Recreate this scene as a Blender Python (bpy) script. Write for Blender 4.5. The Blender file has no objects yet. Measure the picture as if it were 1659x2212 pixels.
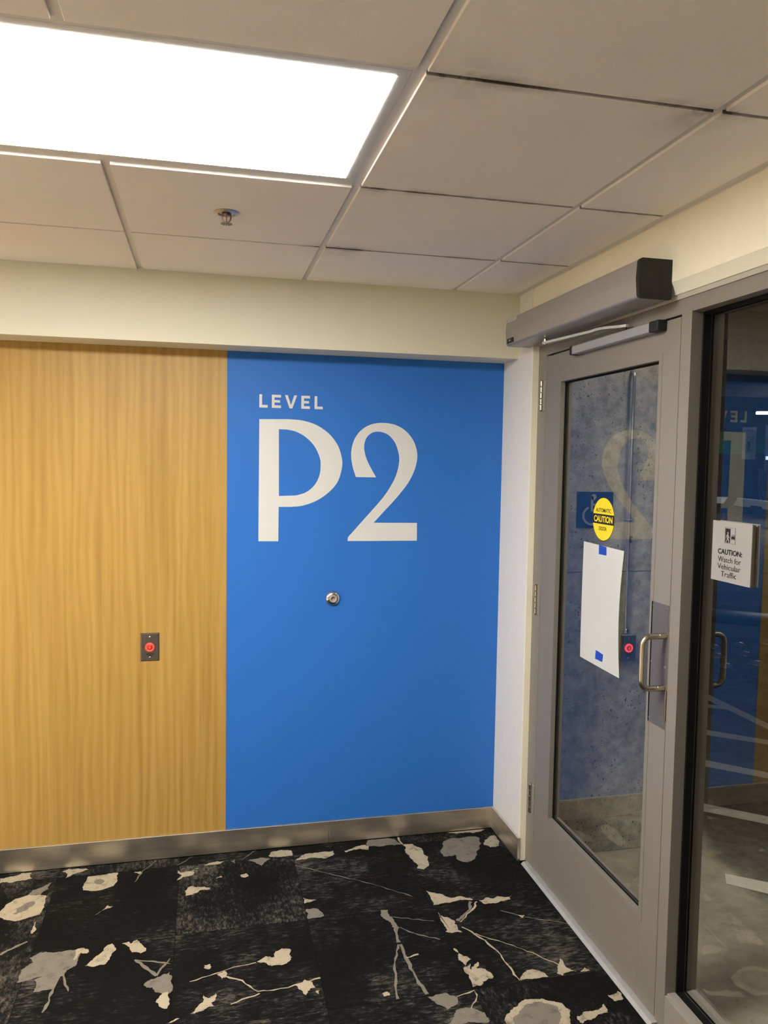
import bpy, bmesh, math, random
from mathutils import Vector, Matrix
random.seed(7)
sc = bpy.context.scene
col = sc.collection

# ------------------------------------------------------------------ camera
CAM = Vector((-1.2801406780657816, -3.239125737326801, 1.6380626429903986))
YAW, PIT, ROL, FPX = 0.22728552861396772, -0.0634176474900075, 0.016028545232605426, 1691.2638606909136
FW = Vector((math.sin(YAW)*math.cos(PIT), math.cos(YAW)*math.cos(PIT), math.sin(PIT)))
R0 = Vector((math.cos(YAW), -math.sin(YAW), 0)); U0 = R0.cross(FW)
RT = R0*math.cos(ROL)+U0*math.sin(ROL); UP = -R0*math.sin(ROL)+U0*math.cos(ROL)
cd = bpy.data.cameras.new('camera'); cam = bpy.data.objects.new('camera', cd); col.objects.link(cam)
cd.sensor_fit = 'VERTICAL'; cd.sensor_height = 24.0; cd.lens = FPX/2212*24.0; cd.clip_start = .02; cd.clip_end = 200
M = Matrix((RT, UP, -FW)).transposed().to_4x4(); M.translation = CAM
cam.matrix_world = M
sc.camera = cam

def U(px, py, ax, val):
    """where the sight line through a traced point meets a real plane of the room"""
    d = FW + RT*((px-829.5)/FPX) - UP*((py-1106)/FPX)
    return CAM + d*((val-CAM[ax])/d[ax])

# ------------------------------------------------------------------ materials
def s2l(c):
    return tuple(((v/255)/12.92 if v/255 <= .04045 else ((v/255+.055)/1.055)**2.4) for v in c)
class N:
    def __init__(s, name):
        s.m = bpy.data.materials.new(name); s.m.use_nodes = True
        s.t = s.m.node_tree; s.b = s.t.nodes['Principled BSDF']; s.out = s.t.nodes['Material Output']
    def n(s, typ, **k):
        x = s.t.nodes.new(typ)
        for a, v in k.items():
            if a.startswith('i_'):
                key = a[2:]; x.inputs[int(key) if key.isdigit() else key.replace('_', ' ')].default_value = v
            else: setattr(x, a, v)
        return x
    def l(s, a, b): s.t.links.new(a, b)
    def math(s, op, a, b=None, clamp=False):
        x = s.n('ShaderNodeMath', operation=op, use_clamp=clamp)
        for i, v in enumerate((a, b)):
            if v is None: continue
            if isinstance(v, (int, float)): x.inputs[i].default_value = v
            else: s.l(v, x.inputs[i])
        return x.outputs[0]
    def coord(s, scale=(1, 1, 1)):
        g = s.n('ShaderNodeNewGeometry'); mp = s.n('ShaderNodeMapping'); mp.inputs['Scale'].default_value = scale
        s.l(g.outputs['Position'], mp.inputs['Vector']); return mp.outputs[0]
    def noise(s, scale, vec, detail=4, rough=.55):
        x = s.n('ShaderNodeTexNoise'); x.inputs['Scale'].default_value = scale; x.inputs['Detail'].default_value = detail
        x.inputs['Roughness'].default_value = rough; s.l(vec, x.inputs['Vector']); return x.outputs['Fac']
    def ramp(s, fac, stops):
        r = s.n('ShaderNodeValToRGB'); e = r.color_ramp.elements
        while len(e) < len(stops): e.new(.5)
        for q, (p, c) in zip(e, stops):
            q.position = p; q.color = (*c, 1) if len(c) == 3 else c
        s.l(fac, r.inputs[0]); return r.outputs[0]
    def mix(s, fac, a, b, mode='MIX'):
        x = s.n('ShaderNodeMix', data_type='RGBA', blend_type=mode)
        for sock, v in ((x.inputs[0], fac), (x.inputs[6], a), (x.inputs[7], b)):
            if isinstance(v, (int, float)): sock.default_value = v
            elif isinstance(v, tuple): sock.default_value = (*v, 1)
            else: s.l(v, sock)
        return x.outputs[2]
    def bump(s, h, strength=.1, dist=.01):
        x = s.n('ShaderNodeBump'); x.inputs['Strength'].default_value = strength; x.inputs['Distance'].default_value = dist
        s.l(h, x.inputs['Height']); s.l(x.outputs[0], s.b.inputs['Normal'])

def plain(name, c, rough=.5, metal=0, spec=.5, var=.06, scale=30, bump=0, emit=None, es=0):
    """painted / plastic / metal surface with slight procedural variation"""
    k = N(name); c = tuple(c)
    f = k.noise(scale, k.coord())
    k.l(k.ramp(f, [(.3, tuple(v*(1-var) for v in c)), (.7, tuple(min(1, v*(1+var)) for v in c))]), k.b.inputs['Base Color'])
    k.b.inputs['Roughness'].default_value = rough; k.b.inputs['Metallic'].default_value = metal
    k.b.inputs['Specular IOR Level'].default_value = spec
    if bump: k.bump(f, bump, .002)
    if emit:
        k.b.inputs['Emission Color'].default_value = (*emit, 1); k.b.inputs['Emission Strength'].default_value = es
    return k.m

def brushed(name, c, axis_scale, rough=.33):
    k = N(name)
    f = k.noise(1.0, k.coord(axis_scale), 3, .6); g = k.noise(4, k.coord(), 2)
    k.l(k.ramp(f, [(.25, tuple(v*.82 for v in c)), (.75, tuple(min(1, v*1.12) for v in c))]), k.b.inputs['Base Color'])
    k.b.inputs['Metallic'].default_value = 1
    k.l(k.math('ADD', k.math('MULTIPLY', g, .18), rough-.09), k.b.inputs['Roughness'])
    return k.m

m_cream = plain('cream_paint', (.74, .695, .55), .6, bump=.15, scale=220, var=.02)
m_strip = plain('pale_cream_paint', (.86, .795, .625), .6, var=.02)
m_return = plain('off_white_paint', (.76, .725, .675), .55, var=.02)
m_blue = plain('blue_paint', (.028, .160, .545), .5, bump=.12, scale=260, var=.02, spec=.25)
m_white = plain('white_vinyl', (.68, .675, .64), .5, var=.01)
m_frame = plain('taupe_metal_paint', (.205, .184, .157), .38, var=.02, spec=.5)
m_frame2 = plain('taupe_metal_paint_edge', (.26, .24, .205), .36, var=.02)
m_grout = plain('taupe_caulk', (.42, .38, .31), .7, var=.05, scale=60)
m_black = plain('black_rubber', (.004, .004, .0035), .7, var=.2, spec=.15)
m_blackp = plain('black_plastic', (.007, .007, .0065), .6, var=.3, scale=300, bump=.4)
m_silver = plain('silver_plastic', (.45, .445, .44), .3, metal=.35, var=.02)
m_opgrey = plain('grey_anodised', (.31, .285, .26), .3, metal=.25, var=.03)
m_track = plain('silver_track', (.40, .39, .42), .32, metal=.4, var=.02)
m_arm = plain('bright_arm_metal', (.70, .69, .66), .28, metal=.5, var=.02)
m_chrome = plain('chrome', (.66, .65, .64), .2, metal=1, var=.02)
m_satin = plain('satin_nickel', (.48, .43, .34), .27, metal=1, var=.04)
m_brass = plain('dull_brass', (.42, .32, .19), .35, metal=1, var=.06)
m_plate = plain('dark_stainless', (.125, .115, .115), .45, metal=.25, var=.05, scale=40)
m_swplate = plain('button_plate_steel', (.16, .135, .11), .42, metal=.8, var=.08, scale=90)
m_base = brushed('stainless_baseboard', (.86, .80, .69), (5, 5, 40), .38)
m_thresh = plain('threshold_aluminium', (.40, .39, .37), .45, metal=.25, var=.08)
m_paper = plain('white_paper', (.53, .54, .53), .75, var=.02, scale=5)
m_tape = plain('blue_tape', (.010, .06, .44), .6, var=.18, scale=120)
m_yellow = plain('yellow_sticker', (.86, .65, .005), .4, var=.01)
m_ink = plain('black_ink', (.008, .007, .006), .5, var=.05)
m_signface = plain('grey_white_sign', (.29, .278, .26), .5, var=.015)
m_signedge = plain('sign_edge', (.22, .18, .12), .5)
m_signblue = plain('accessible_blue', (.004, .028, .15), .5, var=.04)
m_signmark = plain('sign_grey_white', (.36, .38, .42), .5)
m_conduit = plain('galvanised_conduit', (.55, .56, .55), .24, metal=.75, var=.1)
m_red = plain('lit_red_ring', (.7, .03, .02), .4, emit=(1, .07, .05), es=.95)
m_redb = plain('red_button', (.34, .02, .01), .35, emit=(.8, .03, .02), es=.18, var=.4, scale=260)
m_screw = plain('screw_steel', (.62, .58, .5), .3, metal=1)
m_wheelstop = plain('white_concrete_paint', (.85, .84, .76), .7)
m_stripe = None
m_green = plain('green_paint', (.005, .19, .09), .7, var=.1, scale=3)
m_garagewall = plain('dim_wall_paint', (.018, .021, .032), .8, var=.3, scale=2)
m_evsign = plain('ev_sign_face', (.38, .38, .42), .6, var=.03)
m_evgreen = plain('ev_icon_green', (.02, .13, .08), .6)
m_evgrey = plain('ev_icon_grey', (.10, .11, .12), .6)
m_cable = plain('blue_black_cable', (.012, .02, .06), .5)
m_bumpblack = plain('black_rubber_bump', (.012, .013, .02), .35, var=.5, scale=12)

def mat_wood():
    k = N('light_oak_laminate')
    a = k.noise(1, k.coord((26, 26, .9)), 6, .62); b = k.noise(1, k.coord((170, 170, 2.2)), 3, .6)
    wv = k.n('ShaderNodeTexWave', wave_type='BANDS', bands_direction='X'); wv.inputs['Scale'].default_value = 9
    wv.inputs['Distortion'].default_value = 9; wv.inputs['Detail'].default_value = 3; wv.inputs['Detail Scale'].default_value = 1.2
    k.l(k.coord((1, 1, .09)), wv.inputs['Vector'])
    c = k.ramp(a, [(.28, (.355, .198, .043)), (.5, (.435, .256, .058)), (.72, (.49, .30, .078))])
    c = k.mix(.16, c, k.ramp(wv.outputs['Fac'], [(0, (.30, .165, .04)), (1, (.60, .39, .13))]))
    c = k.mix(k.math('MULTIPLY', k.ramp(b, [(.56, (0, 0, 0)), (.66, (1, 1, 1))]), .22), c, (.25, .14, .045))
    k.l(c, k.b.inputs['Base Color']); k.b.inputs['Roughness'].default_value = .42; k.b.inputs['Specular IOR Level'].default_value = .35
    k.bump(b, .12, .002); return k.m
m_wood = mat_wood()

TR = [-.159, -.645, -1.2304, -1.8364, -2.446, -3.0556, -3.6652, -4.2748, -4.8844, -5.494, -6.1036, -6.7132, -7.3228, -8.0]   # rows of the ceiling grid
TC = [-.004, -.2904, -.9, -1.5096, -2.1192, -2.7288, -3.3384, -3.948, -4.5576, -5.1672, -5.7768, -6.3864, -7.0]
def mat_tile():
    k = N('ceiling_tile_mineral'); v = k.coord()
    f = k.noise(300, v, 2); big = k.noise(2.2, v, 3)
    base = k.ramp(big, [(.3, (.90, .835, .76)), (.7, (.94, .875, .80))])
    sp = k.n('ShaderNodeSeparateXYZ'); k.l(v, sp.inputs[0])
    dirt = None
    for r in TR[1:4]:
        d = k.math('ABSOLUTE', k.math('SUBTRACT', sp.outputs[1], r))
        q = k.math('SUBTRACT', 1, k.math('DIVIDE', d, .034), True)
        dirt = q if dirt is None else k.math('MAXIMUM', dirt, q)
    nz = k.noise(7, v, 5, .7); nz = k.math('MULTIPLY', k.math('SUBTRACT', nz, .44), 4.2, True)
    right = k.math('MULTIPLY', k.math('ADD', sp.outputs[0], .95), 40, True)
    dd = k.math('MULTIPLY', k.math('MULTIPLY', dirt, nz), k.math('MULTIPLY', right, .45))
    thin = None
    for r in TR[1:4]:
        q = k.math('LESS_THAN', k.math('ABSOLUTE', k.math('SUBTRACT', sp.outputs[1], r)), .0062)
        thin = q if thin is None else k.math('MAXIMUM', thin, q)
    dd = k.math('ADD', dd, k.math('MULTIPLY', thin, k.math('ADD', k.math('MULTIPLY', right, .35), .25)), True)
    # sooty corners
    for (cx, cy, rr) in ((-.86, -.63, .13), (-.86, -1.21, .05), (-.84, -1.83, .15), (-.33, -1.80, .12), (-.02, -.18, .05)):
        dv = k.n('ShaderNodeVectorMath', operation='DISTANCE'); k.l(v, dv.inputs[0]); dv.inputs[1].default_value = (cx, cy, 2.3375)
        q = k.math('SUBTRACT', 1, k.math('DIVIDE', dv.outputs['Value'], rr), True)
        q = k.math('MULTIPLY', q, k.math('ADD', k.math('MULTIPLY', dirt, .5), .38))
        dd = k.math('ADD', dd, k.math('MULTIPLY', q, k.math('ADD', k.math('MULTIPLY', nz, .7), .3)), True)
    k.l(k.mix(dd, base, (.10, .09, .08)), k.b.inputs['Base Color'])
    k.b.inputs['Roughness'].default_value = .9; k.b.inputs['Specular IOR Level'].default_value = .15
    k.bump(f, .15, .002); return k.m
m_tile = mat_tile()
m_tee = plain('white_grid_metal', (.66, .62, .57), .45, var=.02)
m_lightframe = plain('light_frame_white', (.62, .60, .56), .4, var=.01)

def mat_emit(name, c, s):
    k = N(name); g = k.noise(2, k.coord())
    k.l(k.ramp(g, [(0, tuple(v*.97 for v in c)), (1, c)]), k.b.inputs['Emission Color'])
    k.b.inputs['Emission Strength'].default_value = s; k.b.inputs['Base Color'].default_value = (.9, .9, .88, 1); return k.m
m_diff = mat_emit('lit_diffuser', (1, .975, .93), 34.0)
m_diff2 = mat_emit('fill_diffuser_far', (1, .975, .93), 8.0); m_diff3 = mat_emit('fill_diffuser_left', (1, .975, .93), 74.0)
m_tube = mat_emit('fill_tube', (1, .93, .82), 26.0); m_tube_far = mat_emit('lit_tube_far', (.85, .93, 1), 30.0)

def mat_concrete(name, a, b, pit=1.0, scale=1.0, apron=None):
    k = N(name); v = k.coord()
    big = k.noise(2.3*scale, v, 6, .62); sm = k.noise(24*scale, v, 5, .7)
    c = k.mix(.45, k.ramp(big, [(.3, a), (.7, b)]), k.ramp(sm, [(.35, a), (.65, b)]))
    vo = k.n('ShaderNodeTexVoronoi', feature='F1'); vo.inputs['Scale'].default_value = 75*scale; vo.inputs['Randomness'].default_value = 1
    nv = k.n('ShaderNodeVectorMath', operation='ADD'); k.l(v, nv.inputs[0])
    nt = k.n('ShaderNodeTexNoise'); nt.inputs['Scale'].default_value = 45; k.l(v, nt.inputs['Vector'])
    sc_ = k.n('ShaderNodeVectorMath', operation='SCALE'); sc_.inputs['Scale'].default_value = .035; k.l(nt.outputs['Color'], sc_.inputs[0]); k.l(sc_.outputs[0], nv.inputs[1])
    k.l(nv.outputs[0], vo.inputs['Vector'])
    msk = k.math('MULTIPLY', k.math('SUBTRACT', k.noise(5*scale, v, 3), .44), 8, True)
    hole = k.math('MULTIPLY', k.math('SUBTRACT', .28, vo.outputs['Distance']), 14, True)
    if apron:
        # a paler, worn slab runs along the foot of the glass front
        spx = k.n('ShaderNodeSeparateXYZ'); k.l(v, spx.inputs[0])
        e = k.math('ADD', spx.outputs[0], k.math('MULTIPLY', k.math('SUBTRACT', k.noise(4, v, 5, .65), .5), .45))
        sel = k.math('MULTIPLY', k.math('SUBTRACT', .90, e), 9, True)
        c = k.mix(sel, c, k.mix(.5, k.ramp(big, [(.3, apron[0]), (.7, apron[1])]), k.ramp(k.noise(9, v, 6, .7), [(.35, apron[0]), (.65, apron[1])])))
    # only some cells carry a hole
    sepc = k.n('ShaderNodeSeparateColor'); k.l(vo.outputs['Color'], sepc.inputs[0])
    cell = k.math('GREATER_THAN', sepc.outputs[0], .60)
    h = k.math('MULTIPLY', k.math('MULTIPLY', hole, msk), k.math('MULTIPLY', cell, .85*pit))
    c = k.mix(h, c, (.02, .02, .02))
    k.l(c, k.b.inputs['Base Color']); k.b.inputs['Roughness'].default_value = .85; k.b.inputs['Specular IOR Level'].default_value = .25
    k.bump(k.math('SUBTRACT', sm, h), .25, .006); return k.m
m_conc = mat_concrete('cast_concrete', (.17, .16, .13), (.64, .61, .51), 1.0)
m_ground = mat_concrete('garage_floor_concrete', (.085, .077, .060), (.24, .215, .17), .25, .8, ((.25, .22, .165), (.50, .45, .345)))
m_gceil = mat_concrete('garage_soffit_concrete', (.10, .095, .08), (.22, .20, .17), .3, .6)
def mat_stripe():
    k = N('worn_white_line'); v = k.coord(); f = k.noise(30, v, 6, .7)
    k.l(k.ramp(f, [(.3, (.38, .35, .29)), (.40, (.72, .68, .56)), (.8, (.82, .78, .66))]), k.b.inputs['Base Color'])
    k.b.inputs['Roughness'].default_value = .7; return k.m
m_stripe = mat_stripe()

def mat_glass():
    k = N('clear_glass'); t = k.t
    t.nodes.remove(k.b)
    g = k.n('ShaderNodeNewGeometry')
    d = k.n('ShaderNodeVectorMath', operation='DOT_PRODUCT'); k.l(g.outputs['Normal'], d.inputs[0]); k.l(g.outputs['Incoming'], d.inputs[1])
    c = k.math('ABSOLUTE', d.outputs['Value'])
    p = k.math('POWER', k.math('SUBTRACT', 1, c, True), 4.6)
    f1 = k.math('ADD', k.math('MULTIPLY', p, .957), .043)
    f = k.math('DIVIDE', k.math('MULTIPLY', f1, 2), k.math('ADD', f1, 1))
    f = k.math('MULTIPLY', f, k.math('SUBTRACT', 1, g.outputs['Backfacing']))
    tr = k.n('ShaderNodeBsdfTransparent'); tr.inputs[0].default_value = (.955, .955, .945, 1)
    gl = k.n('ShaderNodeBsdfGlossy'); gl.inputs['Roughness'].default_value = .0
    nz = k.noise(1.2, k.coord()); k.l(k.ramp(nz, [(0, (.97, .98, .97)), (1, (1, 1, 1))]), gl.inputs[0])
    mx = k.n('ShaderNodeMixShader'); k.l(f, mx.inputs[0]); k.l(tr.outputs[0], mx.inputs[1]); k.l(gl.outputs[0], mx.inputs[2])
    k.l(mx.outputs[0], k.out.inputs['Surface']); return k.m
m_glass = mat_glass()

CX = [-.4577, -.9145, -1.3775, -1.83]; CY = [-.077, -.55, -1.02]
def mat_carpet():
    k = N('charcoal_carpet_tile'); v = k.coord()
    sp = k.n('ShaderNodeSeparateXYZ'); k.l(v, sp.inputs[0])
    ix = k.math('FLOOR', k.math('DIVIDE', k.math('ADD', sp.outputs[0], .4577), .4575)); iy = k.math('FLOOR', k.math('DIVIDE', k.math('ADD', sp.outputs[1], .077), .4715))
    cb = k.n('ShaderNodeCombineXYZ'); k.l(ix, cb.inputs[0]); k.l(iy, cb.inputs[1])
    wn = k.n('ShaderNodeTexWhiteNoise', noise_dimensions='2D'); k.l(cb.outputs[0], wn.inputs['Vector'])
    rnd = wn.outputs['Value']
    off = k.n('ShaderNodeVectorMath', operation='MULTIPLY_ADD'); k.l(wn.outputs['Color'], off.inputs[0]); off.inputs[1].default_value = (9, 9, 9); k.l(v, off.inputs[2])
    def mapped(s):
        mp = k.n('ShaderNodeMapping'); mp.inputs['Scale'].default_value = s; k.l(off.outputs[0], mp.inputs['Vector']); return mp.outputs[0]
    h = k.noise(1, mapped((30, 95, 1)), 8, .8); w = k.noise(1, mapped((90, 40, 1)), 8, .8)
    sel = k.math('GREATER_THAN', rnd, .62)
    fl = k.n('ShaderNodeMix', data_type='FLOAT'); k.l(sel, fl.inputs[0]); k.l(h, fl.inputs[2]); k.l(w, fl.inputs[3])
    big = k.noise(1, mapped((3.2, 3.2, 1)), 4, .6)
    amt = k.math('ADD', k.math('MULTIPLY', k.math('SUBTRACT', big, .5), .75), k.math('ADD', fl.outputs[0], k.math('MULTIPLY', k.math('SUBTRACT', rnd, .5), .06)))
    c = k.ramp(amt, [(.45, (.006, .0053, .0047)), (.55, (.012, .0125, .0115)), (.64, (.065, .057, .047)), (.80, (.20, .175, .14))])
    # the weave
    wv = k.n('ShaderNodeTexWave', wave_type='BANDS', bands_direction='X'); wv.inputs['Scale'].default_value = 95
    wv.inputs['Distortion'].default_value = .4; k.l(v, wv.inputs['Vector'])
    c = k.mix(.32, c, k.ramp(wv.outputs['Fac'], [(0, (.25, .25, .25)), (1, (1.0, 1.0, 1.0))]), 'MULTIPLY')
    # joints
    fx = k.math('ABSOLUTE', k.math('SUBTRACT', k.math('FRACT', k.math('DIVIDE', k.math('ADD', sp.outputs[0], .4577+40*.4575), .4575)), .5))
    fy = k.math('ABSOLUTE', k.math('SUBTRACT', k.math('FRACT', k.math('DIVIDE', k.math('ADD', sp.outputs[1], .077+40*.4715), .4715)), .5))
    j = k.math('GREATER_THAN', k.math('MAXIMUM', fx, fy), .4965)
    c = k.mix(k.math('MULTIPLY', j, .75), c, (.002, .002, .002))
    k.l(c, k.b.inputs['Base Color']); k.b.inputs['Roughness'].default_value = .95; k.b.inputs['Specular IOR Level'].default_value = .1
    k.bump(k.noise(500, v, 2), .5, .004); return k.m
def mat_blob(name, c, dark):
    k = N(name); v = k.coord()
    a = k.noise(26, v, 5, .7); b = k.noise(120, v, 3, .7)
    q = k.ramp(a, [(.30, dark), (.46, c), (.75, tuple(x*1.12 for x in c))])
    q = k.mix(k.math('MULTIPLY', k.ramp(b, [(.60, (0, 0, 0)), (.68, (1, 1, 1))]), .5), q, dark)
    wv = k.n('ShaderNodeTexWave', wave_type='BANDS', bands_direction='X'); wv.inputs['Scale'].default_value = 80; k.l(v, wv.inputs['Vector'])
    q = k.mix(.42, q, k.ramp(wv.outputs['Fac'], [(0, (.42, .42, .42)), (1, (1, 1, 1))]), 'MULTIPLY')
    k.l(q, k.b.inputs['Base Color']); k.b.inputs['Roughness'].default_value = .95; k.b.inputs['Specular IOR Level'].default_value = .1; return k.m
m_carpet = mat_carpet(); m_bcream = mat_blob('carpet_cream_yarn', (.42, .355, .25), (.16, .135, .10)); m_bgrey = mat_blob('carpet_grey_yarn', (.20, .175, .14), (.12, .105, .085))

# ------------------------------------------------------------------ mesh helpers
class MB:
    def __init__(s): s.bm = bmesh.new()
    def add(s, verts, faces, mi=0, smooth=False):
        vs = [s.bm.verts.new(v) for v in verts]; out = []
        for f in faces:
            try:
                q = s.bm.faces.new([vs[i] for i in f]); q.material_index = mi; q.smooth = smooth; out.append(q)
            except ValueError: pass
        return s
    def box(s, x0, x1, y0, y1, z0, z1, bev=0, mi=0):
        b = bmesh.new(); x0, x1 = sorted((x0, x1)); y0, y1 = sorted((y0, y1)); z0, z1 = sorted((z0, z1))
        vs = [b.verts.new((x, y, z)) for x in (x0, x1) for y in (y0, y1) for z in (z0, z1)]
        for f in ((0, 1, 3, 2), (4, 6, 7, 5), (0, 4, 5, 1), (2, 3, 7, 6), (0, 2, 6, 4), (1, 5, 7, 3)): b.faces.new([vs[i] for i in f])
        if bev: bmesh.ops.bevel(b, geom=list(b.edges), offset=bev, segments=2, affect='EDGES', profile=.5)
        return s.merge(b, mi)
    def merge(s, b, mi=0, smooth=False):
        b.verts.index_update(); vs = [s.bm.verts.new(v.co) for v in b.verts]
        for f in b.faces:
            q = s.bm.faces.new([vs[v.index] for v in f.verts]); q.material_index = mi; q.smooth = smooth or f.smooth
        b.free(); return s
    def prism(s, poly, d, mi=0, smooth_sides=False):
        """planar polygon (3D points) extruded by the vector d"""
        n = len(poly); d = Vector(d); P = [Vector(p) for p in poly]
        s.add(P+[p+d for p in P], [tuple(range(n)), tuple(range(2*n-1, n-1, -1))]+[(i, (i+1) % n, n+(i+1) % n, n+i) for i in range(n)], mi)
        return s
    def lathe(s, prof, org, axis, seg=32, mi=0, smooth=True):
        a = Vector(axis).normalized(); t = a.orthogonal().normalized(); b = a.cross(t); o = Vector(org); V = []; F = []
        for r, h in prof:
            for i in range(seg):
                g = 2*math.pi*i/seg; V.append(o+a*h+(t*math.cos(g)+b*math.sin(g))*max(r, 1e-5))
        for j in range(len(prof)-1):
            for i in range(seg): F.append((j*seg+i, j*seg+(i+1) % seg, (j+1)*seg+(i+1) % seg, (j+1)*seg+i))
        F.append(tuple(range(seg-1, -1, -1))); F.append(tuple(range((len(prof)-1)*seg, len(prof)*seg)))
        return s.add(V, F, mi, smooth)
    def cyl(s, p0, p1, r, seg=24, mi=0):
        p0 = Vector(p0); p1 = Vector(p1); L = (p1-p0).length; b = min(r*.15, L*.2)
        return s.lathe([(r-b, 0), (r, b), (r, L-b), (r-b, L)], p0, p1-p0, seg, mi)
    def tube(s, path, r, seg=14, mi=0):
        P = [Vector(p) for p in path]; n = len(P); V = []; F = []; t0 = None
        for i, p in enumerate(P):
            tg = (P[min(i+1, n-1)]-P[max(i-1, 0)]).normalized()
            t = tg.orthogonal().normalized() if t0 is None else (t0-tg*t0.dot(tg)).normalized(); t0 = t; b = tg.cross(t)
            for k in range(seg):
                g = 2*math.pi*k/seg; V.append(p+(t*math.cos(g)+b*math.sin(g))*r)
        for j in range(n-1):
            for k in range(seg): F.append((j*seg+k, j*seg+(k+1) % seg, (j+1)*seg+(k+1) % seg, (j+1)*seg+k))
        F.append(tuple(range(seg-1, -1, -1))); F.append(tuple(range((n-1)*seg, n*seg)))
        return s.add(V, F, mi, True)
    def build(s, name, mats, parent=None, org=None, flip=True):
        if flip: bmesh.ops.recalc_face_normals(s.bm, faces=list(s.bm.faces))
        me = bpy.data.meshes.new(name)
        if org is None: org = parent['_org'] if (parent is not None and '_org' in parent) else (0, 0, 0)
        o3 = Vector(org)
        for v in s.bm.verts: v.co -= o3
        for e in s.bm.edges:
            if len(e.link_faces) == 2 and e.calc_face_angle(0) > .65: e.smooth = False
        s.bm.to_mesh(me); s.bm.free()
        for m in (mats if isinstance(mats, (list, tuple)) else [mats]): me.materials.append(m)
        o = bpy.data.objects.new(name, me); col.objects.link(o)
        o['_org'] = tuple(o3)
        if parent is not None: o.parent = parent
        else: o.location = o3
        return o
def tag(o, label, cat, group=None, kind=None):
    o['label'] = label; o['category'] = cat
    if group: o['group'] = group
    if kind: o['kind'] = kind
    return o
def struct(o, label=None, cat=None):
    o['kind'] = 'structure'
    if label: o['label'] = label
    if cat: o['category'] = cat
    return o
def thing(name, loc, label, cat, group=None):
    o = bpy.data.objects.new(name, None); col.objects.link(o); o.location = loc; o['_org'] = tuple(loc); o.empty_display_size = .05
    return tag(o, label, cat, group)

def text_mesh(s, org, xdir, ydir, w, h, offset=0.0, thick=.0006, spacing=1.0, align_scale=True):
    """lettering as a mesh fitted to a w x h box whose lower left corner is org"""
    cu = bpy.data.curves.new('lettering', 'FONT'); cu.body = s; cu.size = 1; cu.offset = offset; cu.space_character = spacing; cu.resolution_u = 4
    ob = bpy.data.objects.new('lettering', cu); col.objects.link(ob)
    bpy.context.view_layer.update(); dg = bpy.context.evaluated_depsgraph_get()
    me = bpy.data.meshes.new_from_object(ob.evaluated_get(dg))
    bpy.data.objects.remove(ob); bpy.data.curves.remove(cu)
    xs = [v.co.x for v in me.vertices]; ys = [v.co.y for v in me.vertices]
    x0, x1, y0, y1 = min(xs), max(xs), min(ys), max(ys)
    X = Vector(xdir); Y = Vector(ydir); Z = X.cross(Y); o = Vector(org)
    mb = MB()
    V = [o+X*((v.co.x-x0)/(x1-x0)*w)+Y*((v.co.y-y0)/(y1-y0)*h)+Z*thick for v in me.vertices]
    mb.add(V, [tuple(p.vertices) for p in me.polygons])
    bpy.data.meshes.remove(me); return mb

# ------------------------------------------------------------------ room shell
H = 2.3375; XL, YF = -7.0, -8.0; DX = .022; XB = -1.187; BM = 2.0755; BY = -.159
# floor: charcoal carpet tiles, with the cream and grey blots of its pattern
def fractal(P, amp, it=4):
    for _ in range(it):
        Q = []
        for i, p in enumerate(P):
            q = P[(i+1) % len(P)]; Q.append(p); d = q-p; m = (p+q)/2; n = Vector((-d.y, d.x, 0))
            Q.append(m+n*random.uniform(-amp, amp))
        P = Q; amp = min(.2, amp*1.15)
    return P
fl = MB(); fl.box(-2.8, -.006, -3.6, 0, -.05, 0)
struct(MB().box(XL, -.006, YF, -3.6, -.05, 0).box(XL, -2.8, -3.6, 0, -.05, 0).build('floor_bounce', plain('pale_bounce', (.74, .71, .65), .5, var=.06, scale=60)), 'added pale floor beyond the carpet, out of frame, bouncing light up', 'floor')  # unseen pale floor, added to bounce light onto the ceiling and walls
ZB = .0008
def blob(pts, crop, mi, amp=.13):
    sx, ox = (2.37, 0) if crop == 'A' else (2.37, 600)
    P = [U(ox+x/sx, 1712+y/sx, 2, 0) for x, y in pts]
    P = fractal(P, amp); global ZB; ZB += .00002
    P = [Vector((min(p.x, -.008), min(p.y, -.014), ZB)) for p in P]
    fl.add(P, [tuple(range(len(P)))], mi)
def vein(pts, crop, mi, w):
    sx, ox = (2.37, 0) if crop == 'A' else (2.37, 600)
    P = [U(ox+x/sx, 1712+y/sx, 2, 0) for x, y in pts]; Q = []
    for a, b in zip(P, P[1:]):
        n = max(3, int((b-a).length/.018)); d = (b-a); nn = Vector((-d.y, d.x, 0)).normalized()
        for i in range(n): Q.append(a+d*(i/n)+nn*random.uniform(-.0032, .0032))
    Q.append(P[-1]); L = []; Rr = []
    for i, p in enumerate(Q):
        d = (Q[min(i+1, len(Q)-1)]-Q[max(i-1, 0)]); n = Vector((-d.y, d.x, 0)).normalized(); ww = w*random.uniform(.25, 1.0)/2
        L.append(p+n*ww); Rr.append(p-n*ww)
    global ZB; ZB += .00002
    V = [Vector((min(p.x, -.008), min(p.y, -.014), ZB)) for p in L+Rr]; k = len(L)
    fl.add(V, [(i, i+1, k+i+1, k+i) for i in range(k-1)], mi)
C, G = 1, 2
A = 'A'; B = 'B'
blob([(0, 440), (60, 430), (110, 415), (165, 412), (165, 440), (120, 450), (60, 462), (0, 466)], A, C, .2)
blob([(320, 405), (350, 392), (440, 388), (455, 395), (400, 410), (360, 430), (335, 440), (345, 415)], A, C)
blob([(430, 470), (450, 432), (500, 425), (560, 415), (605, 412), (600, 455), (580, 480), (520, 500), (460, 505), (425, 500)], A, C, .09)
blob([(480, 455), (510, 443), (540, 455), (520, 470), (490, 470)], A, G)
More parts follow.
